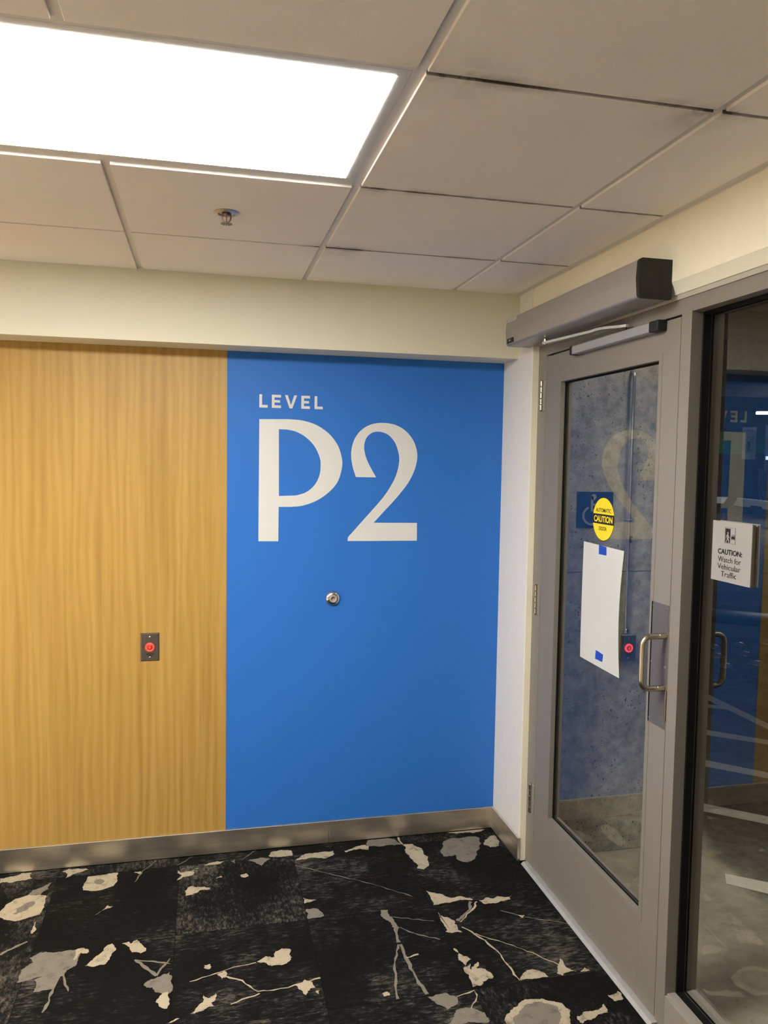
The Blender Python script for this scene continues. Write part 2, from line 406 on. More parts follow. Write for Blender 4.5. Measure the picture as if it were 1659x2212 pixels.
blob([(0, 610), (30, 575), (80, 545), (150, 525), (200, 525), (238, 530), (225, 580), (205, 625), (150, 640), (80, 660), (20, 652), (0, 642)], A, C, .08)
blob([(60, 625), (80, 595), (130, 570), (180, 560), (150, 590), (100, 615)], A, G, .3)
blob([(140, 525), (170, 500), (265, 460), (205, 525)], A, G)
blob([(155, 720), (175, 680), (190, 655), (185, 700), (165, 725)], A, C)
blob([(85, 975), (110, 910), (170, 870), (150, 850), (205, 820), (430, 795), (440, 810), (415, 820), (400, 850), (385, 890), (340, 915), (330, 940), (300, 945), (270, 1010), (170, 1025), (185, 980), (175, 960), (235, 940)], A, G, .1)
blob([(400, 800), (450, 803), (445, 825), (415, 822), (395, 850), (375, 860), (385, 835)], A, C, .25)
blob([(435, 890), (480, 850), (520, 820), (555, 780), (575, 775), (595, 805), (570, 830), (540, 880), (500, 888)], A, C)
blob([(625, 775), (655, 765), (670, 775), (700, 755), (725, 775), (750, 800), (720, 825), (680, 820), (665, 795)], A, C, .25)
vein([(690, 858), (730, 885), (800, 940)], A, G, .016); vein([(690, 858), (870, 878)], A, G, .010); vein([(868, 850), (800, 940)], A, G, .010)
blob([(735, 990), (760, 965), (800, 950), (870, 920), (865, 1030), (800, 1025), (780, 1000), (750, 1000)], A, G, .2)
blob([(795, 1075), (830, 1030), (860, 1022), (855, 1108), (820, 1100)], A, C)
blob([(905, 400), (935, 410), (1015, 388), (985, 425), (935, 435), (905, 450), (930, 425)], A, C, .15)
blob([(945, 505), (985, 480), (1020, 485), (1050, 485), (1080, 490), (1060, 500), (1030, 500), (985, 525), (950, 530)], A, C, .15)
blob([(1105, 440), (1135, 428), (1138, 435)], A, C); blob([(1232, 422), (1260, 415), (1275, 428), (1255, 437), (1235, 435)], A, C)
blob([(1375, 325), (1390, 305), (1440, 295), (1490, 298), (1500, 315), (1498, 323)], A, C)
blob([(1180, 355), (1205, 345), (1203, 365)], A, G); blob([(1265, 350), (1330, 335), (1385, 340), (1350, 365), (1340, 380), (1310, 360)], A, G)
blob([(1045, 375), (1070, 362), (1165, 350), (1100, 370)], A, C)
blob([(1315, 870), (1360, 840), (1405, 845), (1410, 815), (1440, 800), (1490, 805), (1495, 845), (1470, 875), (1430, 885), (1390, 890), (1350, 870)], A, C, .16)
vein([(970, 970), (1100, 930), (1200, 895), (1310, 872)], A, C, .006); vein([(1115, 930), (1240, 965), (1320, 1020), (1400, 1015), (1510, 990), (1640, 950)], A, C, .008)
blob([(1110, 935), (1150, 915), (1160, 940), (1135, 955)], A, C, .2); vein([(1180, 1085), (1330, 1030)], A, C, .009)
blob([(1505, 985), (1560, 960), (1600, 975), (1615, 1000), (1575, 1020), (1570, 1040), (1550, 1020), (1530, 1010)], A, C, .2)
blob([(1615, 1020), (1635, 1015), (1635, 1038)], A, C)
blob([(975, 1135), (1010, 1100), (1040, 1075), (1040, 1040), (1070, 1055), (1105, 1030), (1105, 1060), (1080, 1080), (1100, 1095), (1050, 1110)], A, C, .14)
blob([(1045, 885), (1075, 880), (1075, 905), (1055, 905)], A, C, .2); blob([(850, 1185), (900, 1160), (920, 1158), (880, 1180)], A, C)
vein([(0, 835), (60, 800), (140, 765)], A, G, .014); vein([(300, 945), (270, 1010), (250, 1070), (215, 1130)], A, G, .014); vein([(320, 935), (350, 1020)], A, G, .008)
blob([(485, 630), (540, 590), (550, 580), (578, 585), (545, 598)], A, C, .15)
blob([(685, 410), (720, 405), (730, 415), (710, 420)], A, C); vein([(690, 460), (730, 405), (800, 350)], A, G, .007)
vein([(1240, 345), (1310, 295)], A, G, .006); vein([(905, 375), (990, 328)], A, G, .007)
blob([(1550, 540), (1590, 550), (1620, 550), (1595, 560), (1560, 570)], A, C); blob([(1565, 600), (1610, 595), (1659, 635), (1600, 645), (1575, 650)], A, G)
blob([(90, 350), (120, 325), (200, 310), (285, 300), (280, 325), (240, 340), (170, 335), (120, 345)], B, C)
blob([(340, 300), (380, 290), (440, 270), (470, 275), (465, 295), (420, 290), (350, 308)], B, C)
blob([(450, 275), (460, 245), (480, 232), (600, 240), (635, 265), (480, 277)], B, G)
blob([(640, 270), (690, 265), (740, 290), (770, 330), (775, 370), (750, 395), (715, 392), (690, 345)], B, C, .12)
vein([(608, 222), (640, 268)], B, C, .012)
blob([(835, 310), (850, 250), (900, 235), (1025, 230), (1020, 300), (1010, 340), (970, 360), (930, 350), (910, 320), (850, 330)], B, G, .14)
blob([(860, 205), (890, 195), (1000, 180), (1085, 178), (1050, 195), (1000, 210), (900, 210)], B, C, .2)
blob([(1055, 270), (1085, 225), (1110, 218), (1135, 250), (1130, 275), (1090, 282)], B, C)
vein([(90, 375), (300, 425), (520, 480), (690, 535)], B, G, .0055)
blob([(760, 505), (800, 515), (880, 540), (985, 540), (1000, 550), (900, 560), (795, 578)], B, C)
blob([(1030, 555), (1100, 545), (1195, 530), (1190, 550), (1130, 565), (1050, 570)], B, C, .2)
vein([(985, 560), (980, 600), (940, 640), (920, 660)], B, G, .016); vein([(1015, 560), (1005, 590), (935, 665)], B, C, .010)
blob([(820, 615), (850, 640), (905, 660), (920, 690), (945, 720), (900, 720), (860, 715), (845, 670)], B, C, .2)
blob([(525, 605), (565, 603), (590, 650), (625, 695), (605, 705), (580, 670), (555, 655), (530, 635)], B, G, .15)
vein([(605, 690), (620, 770)], B, G, .022); vein([(615, 780), (600, 870), (600, 950), (615, 1060)], B, G, .011); vein([(625, 780), (660, 850), (700, 940), (765, 1035)], B, G, .014)
vein([(625, 695), (700, 725), (830, 755)], B, G, .007); vein([(580, 640), (800, 660)], B, G, .005); vein([(655, 850), (720, 830)], B, C, .008)
blob([(955, 920), (985, 880), (990, 910), (1025, 870), (1020, 905), (1060, 905), (1100, 935), (1100, 955), (1050, 970), (1000, 1000), (985, 960)], B, C, .22)
blob([(900, 800), (950, 840), (990, 855), (960, 890), (925, 860)], B, C, .2)
vein([(945, 690), (1060, 760), (1140, 830), (1200, 920), (1240, 965)], B, C, .009); vein([(1010, 725), (1200, 785), (1330, 835), (1440, 885)], B, C, .0055)
blob([(1235, 965), (1260, 925), (1300, 908), (1340, 915), (1385, 945), (1300, 958)], B, C, .12)
blob([(1430, 895), (1445, 850), (1480, 900), (1530, 920), (1460, 940), (1430, 930)], B, C, .15); blob([(1550, 920), (1570, 898), (1600, 915)], B, C)
vein([(1140, 605), (1260, 640), (1500, 675)], B, G, .005); blob([(1230, 630), (1265, 632), (1255, 645)], B, C)
blob([(1160, 1170), (1190, 1120), (1250, 1070), (1350, 1058), (1450, 1080), (1500, 1120), (1500, 1195), (1320, 1215), (1180, 1200)], B, C, .12)
blob([(1205, 1155), (1260, 1095), (1350, 1075), (1430, 1098), (1452, 1150), (1440, 1195), (1320, 1205), (1215, 1190)], B, G, .12)
blob([(1530, 1150), (1570, 1125), (1620, 1120), (1670, 1085), (1690, 1130), (1620, 1160), (1560, 1188)], B, C, .25)
blob([(1690, 1040), (1740, 1020), (1770, 1060), (1720, 1070)], B, C, .2)
blob([(765, 1050), (860, 1030), (920, 1050), (915, 1090), (870, 1115), (820, 1090)], B, G); blob([(910, 1120), (960, 1105), (1060, 1130), (1085, 1175), (870, 1190)], B, G)
vein([(920, 1050), (1010, 1015), (1020, 1050), (990, 1110)], B, C, .007)
blob([(535, 1030), (560, 1022), (575, 1040), (545, 1048)], B, C, .2)
floor = struct(fl.build('floor', [m_carpet, m_bcream, m_bgrey], flip=False), 'charcoal carpet tile floor with cream and grey blot pattern', 'floor')

# back wall: blue paint, wood panel left of it
struct(MB().box(XL, -.004, 0, .12, 0, 2.45).build('wall_back', m_blue), 'saturated blue painted wall behind the level lettering', 'wall')
tag(MB().box(XL, XB, -.0012, 0, .095, BM).build('wood_wall_panel', m_wood, org=(-2.5, 0, .1)), 'light oak wood grain panel covering the wall left of the blue paint', 'wall panel')
struct(MB().box(XL, -.004, BY, 0, BM, 2.45).build('trim_1', m_cream), 'cream boxed beam running above the blue wall and wood panel', 'beam')
# right wall
rw = MB().box(-.004, .022, -.305, .12, 0, 2.45).box(-.004, .10, YF, -.305, 2.152, 2.45)
rw.box(.022, .10, -.305, .12, 2.106, 2.45)
rw.box(-.004, .10, YF, -4.2, 0, 2.152)
wr = struct(rw.build('wall_right', m_return), 'off white right wall around and above the glass door', 'wall')
# warm cream end of the wall beside the door frame, and the cream face above the door
MB().box(-.0045, .0225, -.3065, -.298, 0, 2.107, .001).build('wall_end', m_strip, wr)
MB().box(-.0048, -.003, YF, -.293, 2.152, 2.335).build('upper_face', m_strip, wr)
MB().box(-.011, -.003, -.2965, -.289, 2.205, 2.335, .001).build('corner_bead', m_strip, wr)
lip = MB().prism([(-.004, YF, 2.152), (.024, YF, 2.152), (.024, YF, 2.119), (.011, YF, 2.119)], (0, -.305-YF, 0))
struct(lip.build('trim_2', m_cream), 'cream plaster lip between upper wall and frame head', 'trim')
struct(MB().prism([(.015, YF, 2.119), (.03, YF, 2.119), (.03, YF, 2.106), (.018, YF, 2.106)], (0, -.305-YF, 0)).build('trim_3', m_grout), 'uneven caulk bead above the frame head', 'trim')
struct(MB().box(XL-.1, XL, YF, .12, 0, 2.45).build('wall_left', m_cream), 'cream left wall', 'wall')
struct(MB().box(XL, .1, YF-.1, YF, 0, 2.45).build('wall_front', m_cream), 'cream wall behind the viewer', 'wall')
# baseboards
bb = MB(); JX = -.752
for a, b in ((XL, JX-.0006), (JX+.0006, -.005)): bb.box(a, b, -.012, -.0002, .004, .1, .0015)
struct(bb.build('baseboard_back', m_base), 'brushed steel baseboard under the blue wall', 'baseboard')
struct(MB().box(-.016, -.0042, -.312, -.0125, .004, .1, .0015).build('baseboard_right', m_base), 'brushed steel baseboard on the short return wall', 'baseboard')

# ceiling: tegular tiles hung in a grid
ce = MB()
def under_light(ci, ri):
    return (ri in (2, 7) and ci in (2, 3)) or (ri in (2, 7) and ci in (7, 8))
for ri in range(len(TR)-1):
    for ci in range(len(TC)-1):
        if under_light(ci, ri): continue
        x1, x0 = TC[ci], TC[ci+1]; y1, y0 = TR[ri], TR[ri+1]; g = .0105; gy1 = g if under_light(ci, ri-1) else .0035; gy0 = g if under_light(ci, ri+1) else .0035
        ce.box(x0+g, x1-(g if ci else .012), y0+gy0, y1-(gy1 if ri else .001), H, H+.02, .0012)
ce.box(XL, .0, YF, 0, H+.06, H+.1)
ceil = struct(ce.build('ceiling', m_tile), 'suspended ceiling of off white mineral tiles', 'ceiling')
te = MB()
for x in TC[1:-1]: te.box(x-.012, x+.012, YF, BY, H+.007, H+.012)
for i, y in enumerate(TR[1:]):
    for a, b in zip(TC[1:], TC): te.box(a+.012, b-.012, y-.012, y+.012, H+.0072, H+.0118)
te.build('ceiling_grid', m_tee, ceil)
MB().box(-.028, -.0042, YF, BY, H-.0005, H+.0015).box(-.006, -.0042, YF, BY, H-.004, H+.02).build('wall_angle', m_tee, ceil)

# ceiling lights
def ceiling_light(y0, y1, label, m=None, ci=2, cat='ceiling light'):
    x1, x0 = TC[ci]-.0125, TC[ci+2]+.0125; y1 -= .0125; y0 += .0125
    t = thing('ceiling_light', ((x0+x1)/2, (y0+y1)/2, H+.006), label, cat, 'ceiling light panels')
    f = MB(); w = .024
    f.box(x0, x1, y0, y0+w, H+.0065, H+.05, .0005).box(x0, x1, y1-w, y1, H+.0065, H+.05, .0005).box(x0, x0+w, y0+w, y1-w, H+.0065, H+.05).box(x1-w, x1, y0+w, y1-w, H+.0065, H+.05)
    f.build('frame', m_lightframe, t)
    MB().box(x0+w, x1-w, y0+w, y1-w, H+.0055, H+.01).build('diffuser', m or m_diff, t)
    return t
ceiling_light(TR[3], TR[2], 'glowing white rectangular light panel set in the tiled ceiling')
ceiling_light(TR[8], TR[7], 'added fill light panel in the ceiling behind the viewer', m_diff2)  # unseen panel added as weak fill from behind
ceiling_light(TR[3], TR[2], 'added fill light panel in the ceiling far to the left, out of frame', m_diff3, 7)  # strong unseen panel added to light the walls from the left
ceiling_light(TR[8], TR[7], 'added fill light panel in the ceiling far to the left behind the viewer', m_diff2, 7)  # another unseen panel, added for more room fill

# ------------------------------------------------------------------ lettering on the blue wall
def wl(p): return U(480+p[0]/2.37, 700+p[1]/2.37, 1, 0)
YW = -.0007
def cr(pts, closed=False, n=6):
    """Catmull-Rom through points"""
    out = []
    for i in range(len(pts)-1):
        p0 = Vector(pts[max(i-1, 0)]); p1 = Vector(pts[i]); p2 = Vector(pts[i+1]); p3 = Vector(pts[min(i+2, len(pts)-1)])
        for k in range(n):
            t = k/n; out.append(.5*((2*p1)+(p2-p0)*t+(2*p0-5*p1+4*p2-p3)*t*t+(3*p1-p0-3*p2+p3)*t**3))
    out.append(Vector(pts[-1])); return [(v.x, v.y) for v in out]
def wallpoly(pts):
    P = [wl(p) for p in pts]; return [Vector((p.x, YW, p.z)) for p in P]
def flat_with_hole(name, outer, hole, mat, parent):
    cu = bpy.data.curves.new('shape', 'CURVE'); cu.dimensions = '2D'; cu.fill_mode = 'BOTH'
    for ring in [outer]+([hole] if hole else []):
        sp = cu.splines.new('POLY'); sp.points.add(len(ring)-1); sp.use_cyclic_u = True
        for q, p in zip(sp.points, ring): q.co = (p.x, p.z, 0, 1)
    ob = bpy.data.objects.new('shape', cu); col.objects.link(ob); bpy.context.view_layer.update()
    me = bpy.data.meshes.new_from_object(ob.evaluated_get(bpy.context.evaluated_depsgraph_get())); bpy.data.objects.remove(ob)
    mb = MB(); mb.add([Vector((v.co.x, YW, v.co.y)) for v in me.vertices], [tuple(p.vertices) for p in me.polygons])
    mb.add([Vector((v.co.x, .0012, v.co.y)) for v in me.vertices], [tuple(p.vertices) for p in me.polygons])
    return mb.build(name, mat, parent)
t = thing('level_lettering', (-1.06, 0, 1.3), 'white vinyl lettering LEVEL P2 on the blue wall', 'lettering')
zt, zb = U(559, 851.5, 1, 0).z, U(559, 880, 1, 0).z; hh = zt-zb
def lx(X): return wl((X, 400)).x
def poly_letter(L): MB().prism([Vector((x, .0012, zb+z*hh)) for x, z in L], (0, YW-.0012, 0)).build('letter', m_white, t)
sw = (lx(204)-lx(190)); bar = .2
def L_(X0, X1):
    a, b = lx(X0), lx(X1); poly_letter([(a, 0), (b, 0), (b, bar), (a+sw, bar), (a+sw, 1), (a, 1)])
def E_(X0, X1):
    a, b = lx(X0), lx(X1); c = b-.1*(b-a); d = a+sw
    poly_letter([(a, 0), (b, 0), (b, bar), (d, bar), (d, .41), (c, .41), (c, .6), (d, .6), (d, .8), (b, .8), (b, 1), (a, 1)])
def V_(X0, X1):
    a, b = lx(X0), lx(X1); w = b-a; q = sw*1.05
    poly_letter([(a, 1), (a+w/2-q*.5, 0), (a+w/2+q*.5, 0), (b, 1), (b-q, 1), (a+w/2, .26), (a+q, 1)])
L_(190, 233); E_(254, 301); V_(321, 383); E_(405, 449); L_(473, 515)
P_out = [(190, 487)]+cr([(340, 487), (410, 494), (480, 516), (545, 560), (592, 622), (613, 690), (612, 740), (592, 805), (550, 857), (485, 903), (410, 930), (345, 936)])+[(289, 936), (287, 1112), (185, 1112)]
P_in = [(290, 538)]+cr([(330, 540), (375, 550), (425, 577), (470, 622), (498, 680), (504, 725), (496, 780), (468, 830), (425, 863), (375, 878)])+[(290, 880)]
flat_with_hole('letter', wallpoly(P_out), wallpoly(P_in), m_white, t)
T2 = [(684, 783)]+cr([(670, 740), (661, 690), (662, 640), (677, 590), (710, 545), (760, 515), (820, 506), (885, 516), (940, 548), (980, 600), (998, 660), (994, 715), (975, 770), (945, 823), (890, 892), (830, 957), (775, 1017)])+[(997, 1018), (996, 1109), (642, 1111), (643, 1092)]+cr([(740, 983), (820, 892), (865, 825), (893, 765), (906, 700), (900, 650), (882, 603), (848, 566), (805, 551), (767, 557), (739, 582), (727, 620), (730, 660), (748, 712), (788, 785)])
flat_with_hole('digit', wallpoly(T2), None, m_white, t)

# ------------------------------------------------------------------ push-to-exit plates
def exit_button(name, cx, yw, cz, w, h, label, depth=0.0):
    t = thing(name, (cx, yw, cz), label, 'exit button', 'lit exit buttons')
    yb = yw
    if depth:
        MB().box(cx-w/2+.004, cx+w/2-.004, yw-depth, yw, cz-h/2+.004, cz+h/2-.004, .003).build('back_box', m_conduit, t); yb = yw-depth
    p = MB(); b = .005; x0, x1, z0, z1 = cx-w/2, cx+w/2, cz-h/2, cz+h/2; d = .0055
    V = [(x0, yb, z0), (x1, yb, z0), (x1, yb, z1), (x0, yb, z1), (x0+b, yb-d, z0+b), (x1-b, yb-d, z0+b), (x1-b, yb-d, z1-b), (x0+b, yb-d, z1-b)]
    p.add(V, [(4, 5, 6, 7), (0, 1, 5, 4), (1, 2, 6, 5), (2, 3, 7, 6), (3, 0, 4, 7), (3, 2, 1, 0)]); yf = yb-d
    p.build('plate', m_swplate, t)
    r = w*.245
    MB().lathe([(r*.62, 0), (r*.62, .004), (r*.8, .0055), (r, .004), (r, 0)], (cx, yf, cz), (0, -1, 0), 40).build('lit_ring', m_red, t)
    bt = MB().lathe([(r*.6, 0), (r*.6, .0045), (r*.45, .006), (.0001, .0062)], (cx, yf, cz), (0, -1, 0), 32).build('button', m_redb, t)
    MB().box(cx-r*.1, cx+r*.1, yf-.0072, yf-.0055, cz-r*.34, cz+r*.3, .0008).box(cx-r*.3, cx+r*.3, yf-.0071, yf-.0055, cz-r*.08, cz+r*.05, .0008).build('button_symbol', m_red, bt)
    for s in (-1, 1):
        MB().lathe([(.0036, 0), (.0034, .0012), (.002, .002), (.0001, .0022)], (cx, yf, cz+s*h*.36), (0, -1, 0), 16).build('screw', m_screw, t)
    for k, (ww, zz) in enumerate(((.4, -.245), (.24, -.30))):
        MB().box(cx-w*ww/2, cx+w*ww/2, yf-.0004, yf, cz+h*zz-.0016, cz+h*zz+.0016).build('faint_marking', m_ink, t)
    return t
exit_button('exit_button', -1.4885, -.0012, .882, .0735, .115, 'steel push plate with glowing red ring on the wood panel')
# wall bumper
t = thing('door_stop', (-.7475, 0, 1.062), 'round steel wall bumper with grey rubber centre on the blue wall', 'door stop')
MB().lathe([(.0305, 0), (.0305, .004), (.028, .009), (.021, .0135), (.0165, .0145), (.0165, .007), (.0001, .007)], (-.7475, 0, 1.062), (0, -1, 0), 48).build('rose', m_chrome, t)
MB().lathe([(.0155, .008), (.0155, .019), (.0135, .021), (.0115, .0205), (.0092, .019), (.0086, .0085), (.0001, .0083)], (-.7475, 0, 1.062), (0, -1, 0), 40).build('rubber_bumper', plain('grey_rubber', (.42, .37, .31), .7), t)

# sprinkler
sx, sy = -1.217, -.925
t = thing('sprinkler_head', (sx, sy, H), 'chrome pendent fire sprinkler under the ceiling tile', 'sprinkler')
MB().lathe([(.0365, 0), (.0365, .0015), (.032, .004), (.024, .005), (.0235, .0015), (.0001, .0014)], (sx, sy, H), (0, 0, -1), 40).build('escutcheon', plain('dull_chrome', (.50, .49, .50), .3, metal=.7), t)
MB().lathe([(.013, 0), (.013, .006), (.010, .0095), (.0001, .0098)], (sx, sy, H), (0, 0, -1), 8, smooth=False).build('body', plain('sprinkler_bronze', (.20, .15, .14), .3, metal=1), t)
fr = MB()
m_dk = plain('sprinkler_metal', (.20, .155, .14), .28, metal=1)
for s in (-1, 1): fr.tube([(sx+s*.0115, sy, H-.007), (sx+s*.0122, sy, H-.014), (sx+s*.0105, sy, H-.021), (sx+s*.006, sy, H-.0265), (sx, sy, H-.029)], .0021, 10)
fr.lathe([(.0025, 0), (.0045, .003), (.0035, .007), (.0001, .0072)], (sx, sy, H-.0255), (0, 0, -1), 14)
fr.build('frame_arms', m_dk, t)
MB().cyl((sx, sy, H-.009), (sx, sy, H-.026), .0013, 12).build('glass_bulb', plain('red_bulb', (.25, .04, .03), .2), t)
df = MB(); V = []; n = 24
for i in range(n):
    for rr in ((.0045,),): pass
for k in range(12):
    a0 = 2*math.pi*(k-.32)/12; a1 = 2*math.pi*(k+.32)/12
    q = [Vector((sx+r*math.cos(a), sy+r*math.sin(a), H-.0315-(.0006 if r > .01 else 0))) for r, a in ((.006, a0), (.0168, a0+.03), (.0168, a1-.03), (.006, a1))]
    df.prism(q, (0, 0, .0009))
df.lathe([(.0068, 0), (.0068, .001), (.0035, .002), (.0001, .0021)], (sx, sy, H-.0306), (0, 0, -1), 24)
df.build('deflector', m_dk, t)

# ------------------------------------------------------------------ door frame, sidelite, door
FD = .125; YJ0, YJ1 = -.305, -.3815; YD0, YD1 = -.384, -1.2605; YM0, YM1 = -1.263, -1.31; ZH0, ZH1 = 2.064, 2.106; YS = -4.1
GX0, GX1 = .080, .086      # sidelite glass
fm = MB().box(DX, FD, YJ1, YJ0, 0, ZH1, .0012).box(DX, FD, YM1, YJ1+.0004, ZH0, ZH1-.0002, .0012).box(.067, FD, YJ1-.012, YJ1, 0, ZH0).box(.067, FD, YM0, YM0+.012, 0, ZH0).box(.067, FD, YM0, YJ1, ZH0-.012, ZH0)
tr4 = fm.build('trim_4', m_frame); MB().box(.0662, .0668, YJ1-.0105, YJ1-.0001, .012, ZH0).box(.0662, .0668, YM0+.0001, YM0+.006, .012, ZH0).box(.034, .0668, YM0, YJ1, 2.0585, ZH0-.0002).build('weatherstrip', m_black, tr4)
struct(tr4, 'taupe metal jamb and head of the door frame', 'door frame')
win = struct(MB().box(GX0, GX1, YS, YM1-.001, .108, ZH0+.002).build('window_1', m_glass), 'tall clear glass sidelite right of the door', 'window')
MB().box(DX-.0003, FD, YM1, YM0, 0, ZH1+.0002, .0012).build('mullion', m_frame, win)
MB().box(DX, FD, YS, YM1, ZH0, ZH1, .0012).build('head_rail', m_frame, win)
MB().box(DX, FD, YS, YM1, 0, .112, .0012).box(.03, .0565, YS, YM1, .112, .117, .001).box(GX1+.004, FD-.002, YS, YM1, .112, .117, .001).build('sill_rail', m_frame2, win)
MB().box(DX, FD, YS-.05, YS, 0, ZH1).build('end_jamb', m_frame, win)
g = MB()
for a, b in ((.0565, GX0-.0002), (GX1+.0002, .089)):
    g.box(a, b, YM1-.006, YM1, .117, ZH0, .001).box(a, b, YS, YM1-.006, ZH0-.0075, ZH0, .001).box(a, b, YS, YM1-.006, .112, .119, .001)
g.build('gasket', m_black, win)
# door leaf
YO0, YO1, ZO0, ZO1 = -.508, -1.1645, .268, 1.955
DB = .066
lf = MB()
lf.box(DX, DB, YO0, YD0, .012, 2.058, .001).box(DX, DB, YD1, YO1, .012, 2.058, .001).box(DX+.0002, DB-.0002, YO1, YO0, .012, ZO0).box(DX+.0002, DB-.0002, YO1, YO0, ZO1, 2.058)
door = struct(lf.build('door_1', m_frame), 'closed taupe metal door with a full glass lite', 'door')
bd = MB(); w = .013
for xa, xb in ((DX-.0016, .0435), (.0505, DB+.0016)):
    bd.box(xa, xb, YO0-.0045, YO0+w, ZO0-w, ZO1+w, .0008).box(xa, xb, YO1-w, YO1+.0045, ZO0-w, ZO1+w, .0008).box(xa, xb, YO1+.0045, YO0-.0045, ZO0-w, ZO0+.006, .0008).box(xa, xb, YO1+.0045, YO0-.0045, ZO1-.006, ZO1+w, .0008)
bd.build('glazing_bead', m_frame, door)
gk = MB()
for xa, xb in ((.0385, .0438), (.0502, .054)):
    gk.box(xa, xb, YO0-.0075, YO0-.0045, ZO0, ZO1).box(xa, xb, YO1+.0045, YO1+.0065, ZO0, ZO1).box(xa, xb, YO1+.0045, YO0-.0045, ZO0+.006, ZO0+.0085).box(xa, xb, YO1+.0045, YO0-.0045, ZO1-.010, ZO1-.006)
gk.build('gasket', m_black, door)
MB().box(.044, .050, YO1, YO0, ZO0, ZO1).build('door_glass', m_glass, door)
for z in (1.909, 1.101, .287):
    h = MB(); yc = U(1157, 1292, 0, .0145).y; xc = .0145; hh2 = .0585
    for k in range(5):
        a = z-hh2+k*2*hh2/5; h.cyl((xc, yc, a+.0012), (xc, yc, a+2*hh2/5-.0012), .0072 if k % 2 == 0 else .0064, 18)
    h.lathe([(.0066, 0), (.005, .002), (.002, .003)], (xc, yc, z+hh2), (0, 0, 1), 14).lathe([(.0066, 0), (.005, .002), (.002, .003)], (xc, yc, z-hh2), (0, 0, -1), 14)
    hg = h.build('hinge', m_satin, door)
    MB().box(.0185, .0224, yc-.026, yc-.003, z-hh2, z+hh2, .0008).build('hinge_leaf', m_frame2, hg)
# pull plate and handle
pl = MB(); py0, py1, pz0, pz1 = -1.1705, -1.2585, .878, 1.2405
pl.box(DX-.0016, DX, py1, py0, pz0, pz1, .0005); plate = pl.build('pull_plate', m_plate, door)
for y in (py0-.009, py1+.009):
    for z in (pz0+.012, (pz0+pz1)/2, pz1-.012):
        MB().lathe([(.0042, 0), (.0038, .0012), (.0001, .0016)], (DX-.0016, y, z), (-1, 0, 0), 14).build('screw', m_screw, plate)
hy = -1.249; hz0, hz1 = .9985, 1.151; gx = -.0535; R = .026; path = [(DX-.0016, hy, hz0)]
for k in range(9):
    a = math.pi/2*k/8; path.append((gx+R-R*math.sin(a), hy, hz0+R-R*math.cos(a)))
for k in range(9):
    a = math.pi/2*k/8; path.append((gx+R-R*math.cos(a), hy, hz1-R+R*math.sin(a)))
path.append((DX-.0016, hy, hz1))
hd = MB().tube(path, .0087, 20).build('pull_handle', m_satin, door)
for z in (hz0, hz1): MB().cyl((DX-.0016, hy, z), (DX-.026, hy, z), .0090, 20).build('handle_post', m_satin, hd)
MB().box(DX-.0035, DX+.004, YD1-.0012, YD1+.004, .903, .993, .001).build('latch_guard', m_brass, door)
# slide track of the closer
ty0, ty1, tz0, tz1, tx = -.65, -1.147, 2.0305, 2.0595, -.008
tk = MB().box(tx, DX, ty1, ty0, tz0, tz1, .003).build('slide_track', m_track, door)
for a, b in ((ty1-.047, ty1+.002), (ty0-.002, ty0+.016)): MB().box(tx-.0015, DX, a, b, tz0-.0015, tz1+.0015, .004).build('track_cap', m_blackp, tk)
for (a, b) in ((1227, 800), (1288, 783)):
    p = U(a, b, 0, DX); MB().lathe([(.0052, 0), (.0045, .001), (.0001, .0016)], (DX, p.y, p.z), (-1, 0, 0), 16).build('plug', m_frame2, door)
# threshold
struct(MB().prism([(-.006, -.33, 0), (.004, -.33, .009), (.125, -.33, .009), (.135, -.33, 0)], (0, -.95, 0)).build('trim_5', m_thresh), 'brushed metal threshold under the door', 'threshold')

# operator above the door
oy0, oy1, oz0, oz1, ox = -.276, -1.2355, 2.1065, 2.214, -.107
t = thing('door_operator', (-.004, (oy0+oy1)/2, 2.107), 'long grey automatic door opener box with black end cap above the door', 'door opener')
def prof(x_out, z0, z1):
    r = .014; P = [(-.0045, z0), ]
    for k in range(6):
        a = math.pi/2*k/5; P.append((x_out+r-r*math.sin(a)+.003, z0+r*.6-r*.6*math.cos(a)))
    P.append((x_out-.001, (z0+z1)/2))
    for k in range(6):
        a = math.pi/2*k/5; P.append((x_out+r*.7-r*.7*math.cos(a)+.002, z1-r*.7+r*.7*math.sin(a)))
    P.append((-.0045, z1)); return P
PR = prof(ox, oz0, oz1)
MB().prism([(x, oy1, z) for x, z in PR], (0, oy0-oy1, 0)).build('housing', m_opgrey, t)
cap = MB().prism([(x, oy1-.0145, z) for x, z in prof(ox-.0006, oz0-.0006, oz1+.0006)], (0, .0145, 0))
cap.box(-.040, -.0385, oy1-.0152, oy1-.0145, oz0+.004, oz1-.004); cap.build('end_cap', m_blackp, t)
MB().prism([(x, oy0, z) for x, z in prof(ox-.0006, oz0-.0006, oz1+.0006)], (0, .004, 0)).build('end_cap', m_frame2, t)
st = MB().box(ox-.0004, ox+.004, oy0-.1, oy0-.006, oz1-.0185, oz1-.006).build('white_label', m_paper, t)
MB().box(ox-.0007, ox, oy0-.075, oy0-.025, oz1-.0145, oz1-.011).build('faint_print', m_signmark, st)
bg = MB().box(ox-.0016, ox+.004, oy0-.07, oy0-.01, oz0+.008, oz0+.026, .0015).build('badge', m_blackp, t)
MB().box(ox-.002, ox-.0014, oy0-.05, oy0-.03, oz0+.014, oz0+.02).build('badge_mark', m_signmark, bg)
ap = Vector((-.047, -.515, 2.0885)); ae = Vector((-.003, -1.005, 2.0725))
arm = MB(); d = (ae-ap).normalized(); s = Vector((-d.y, d.x, 0)).normalized()*.0085
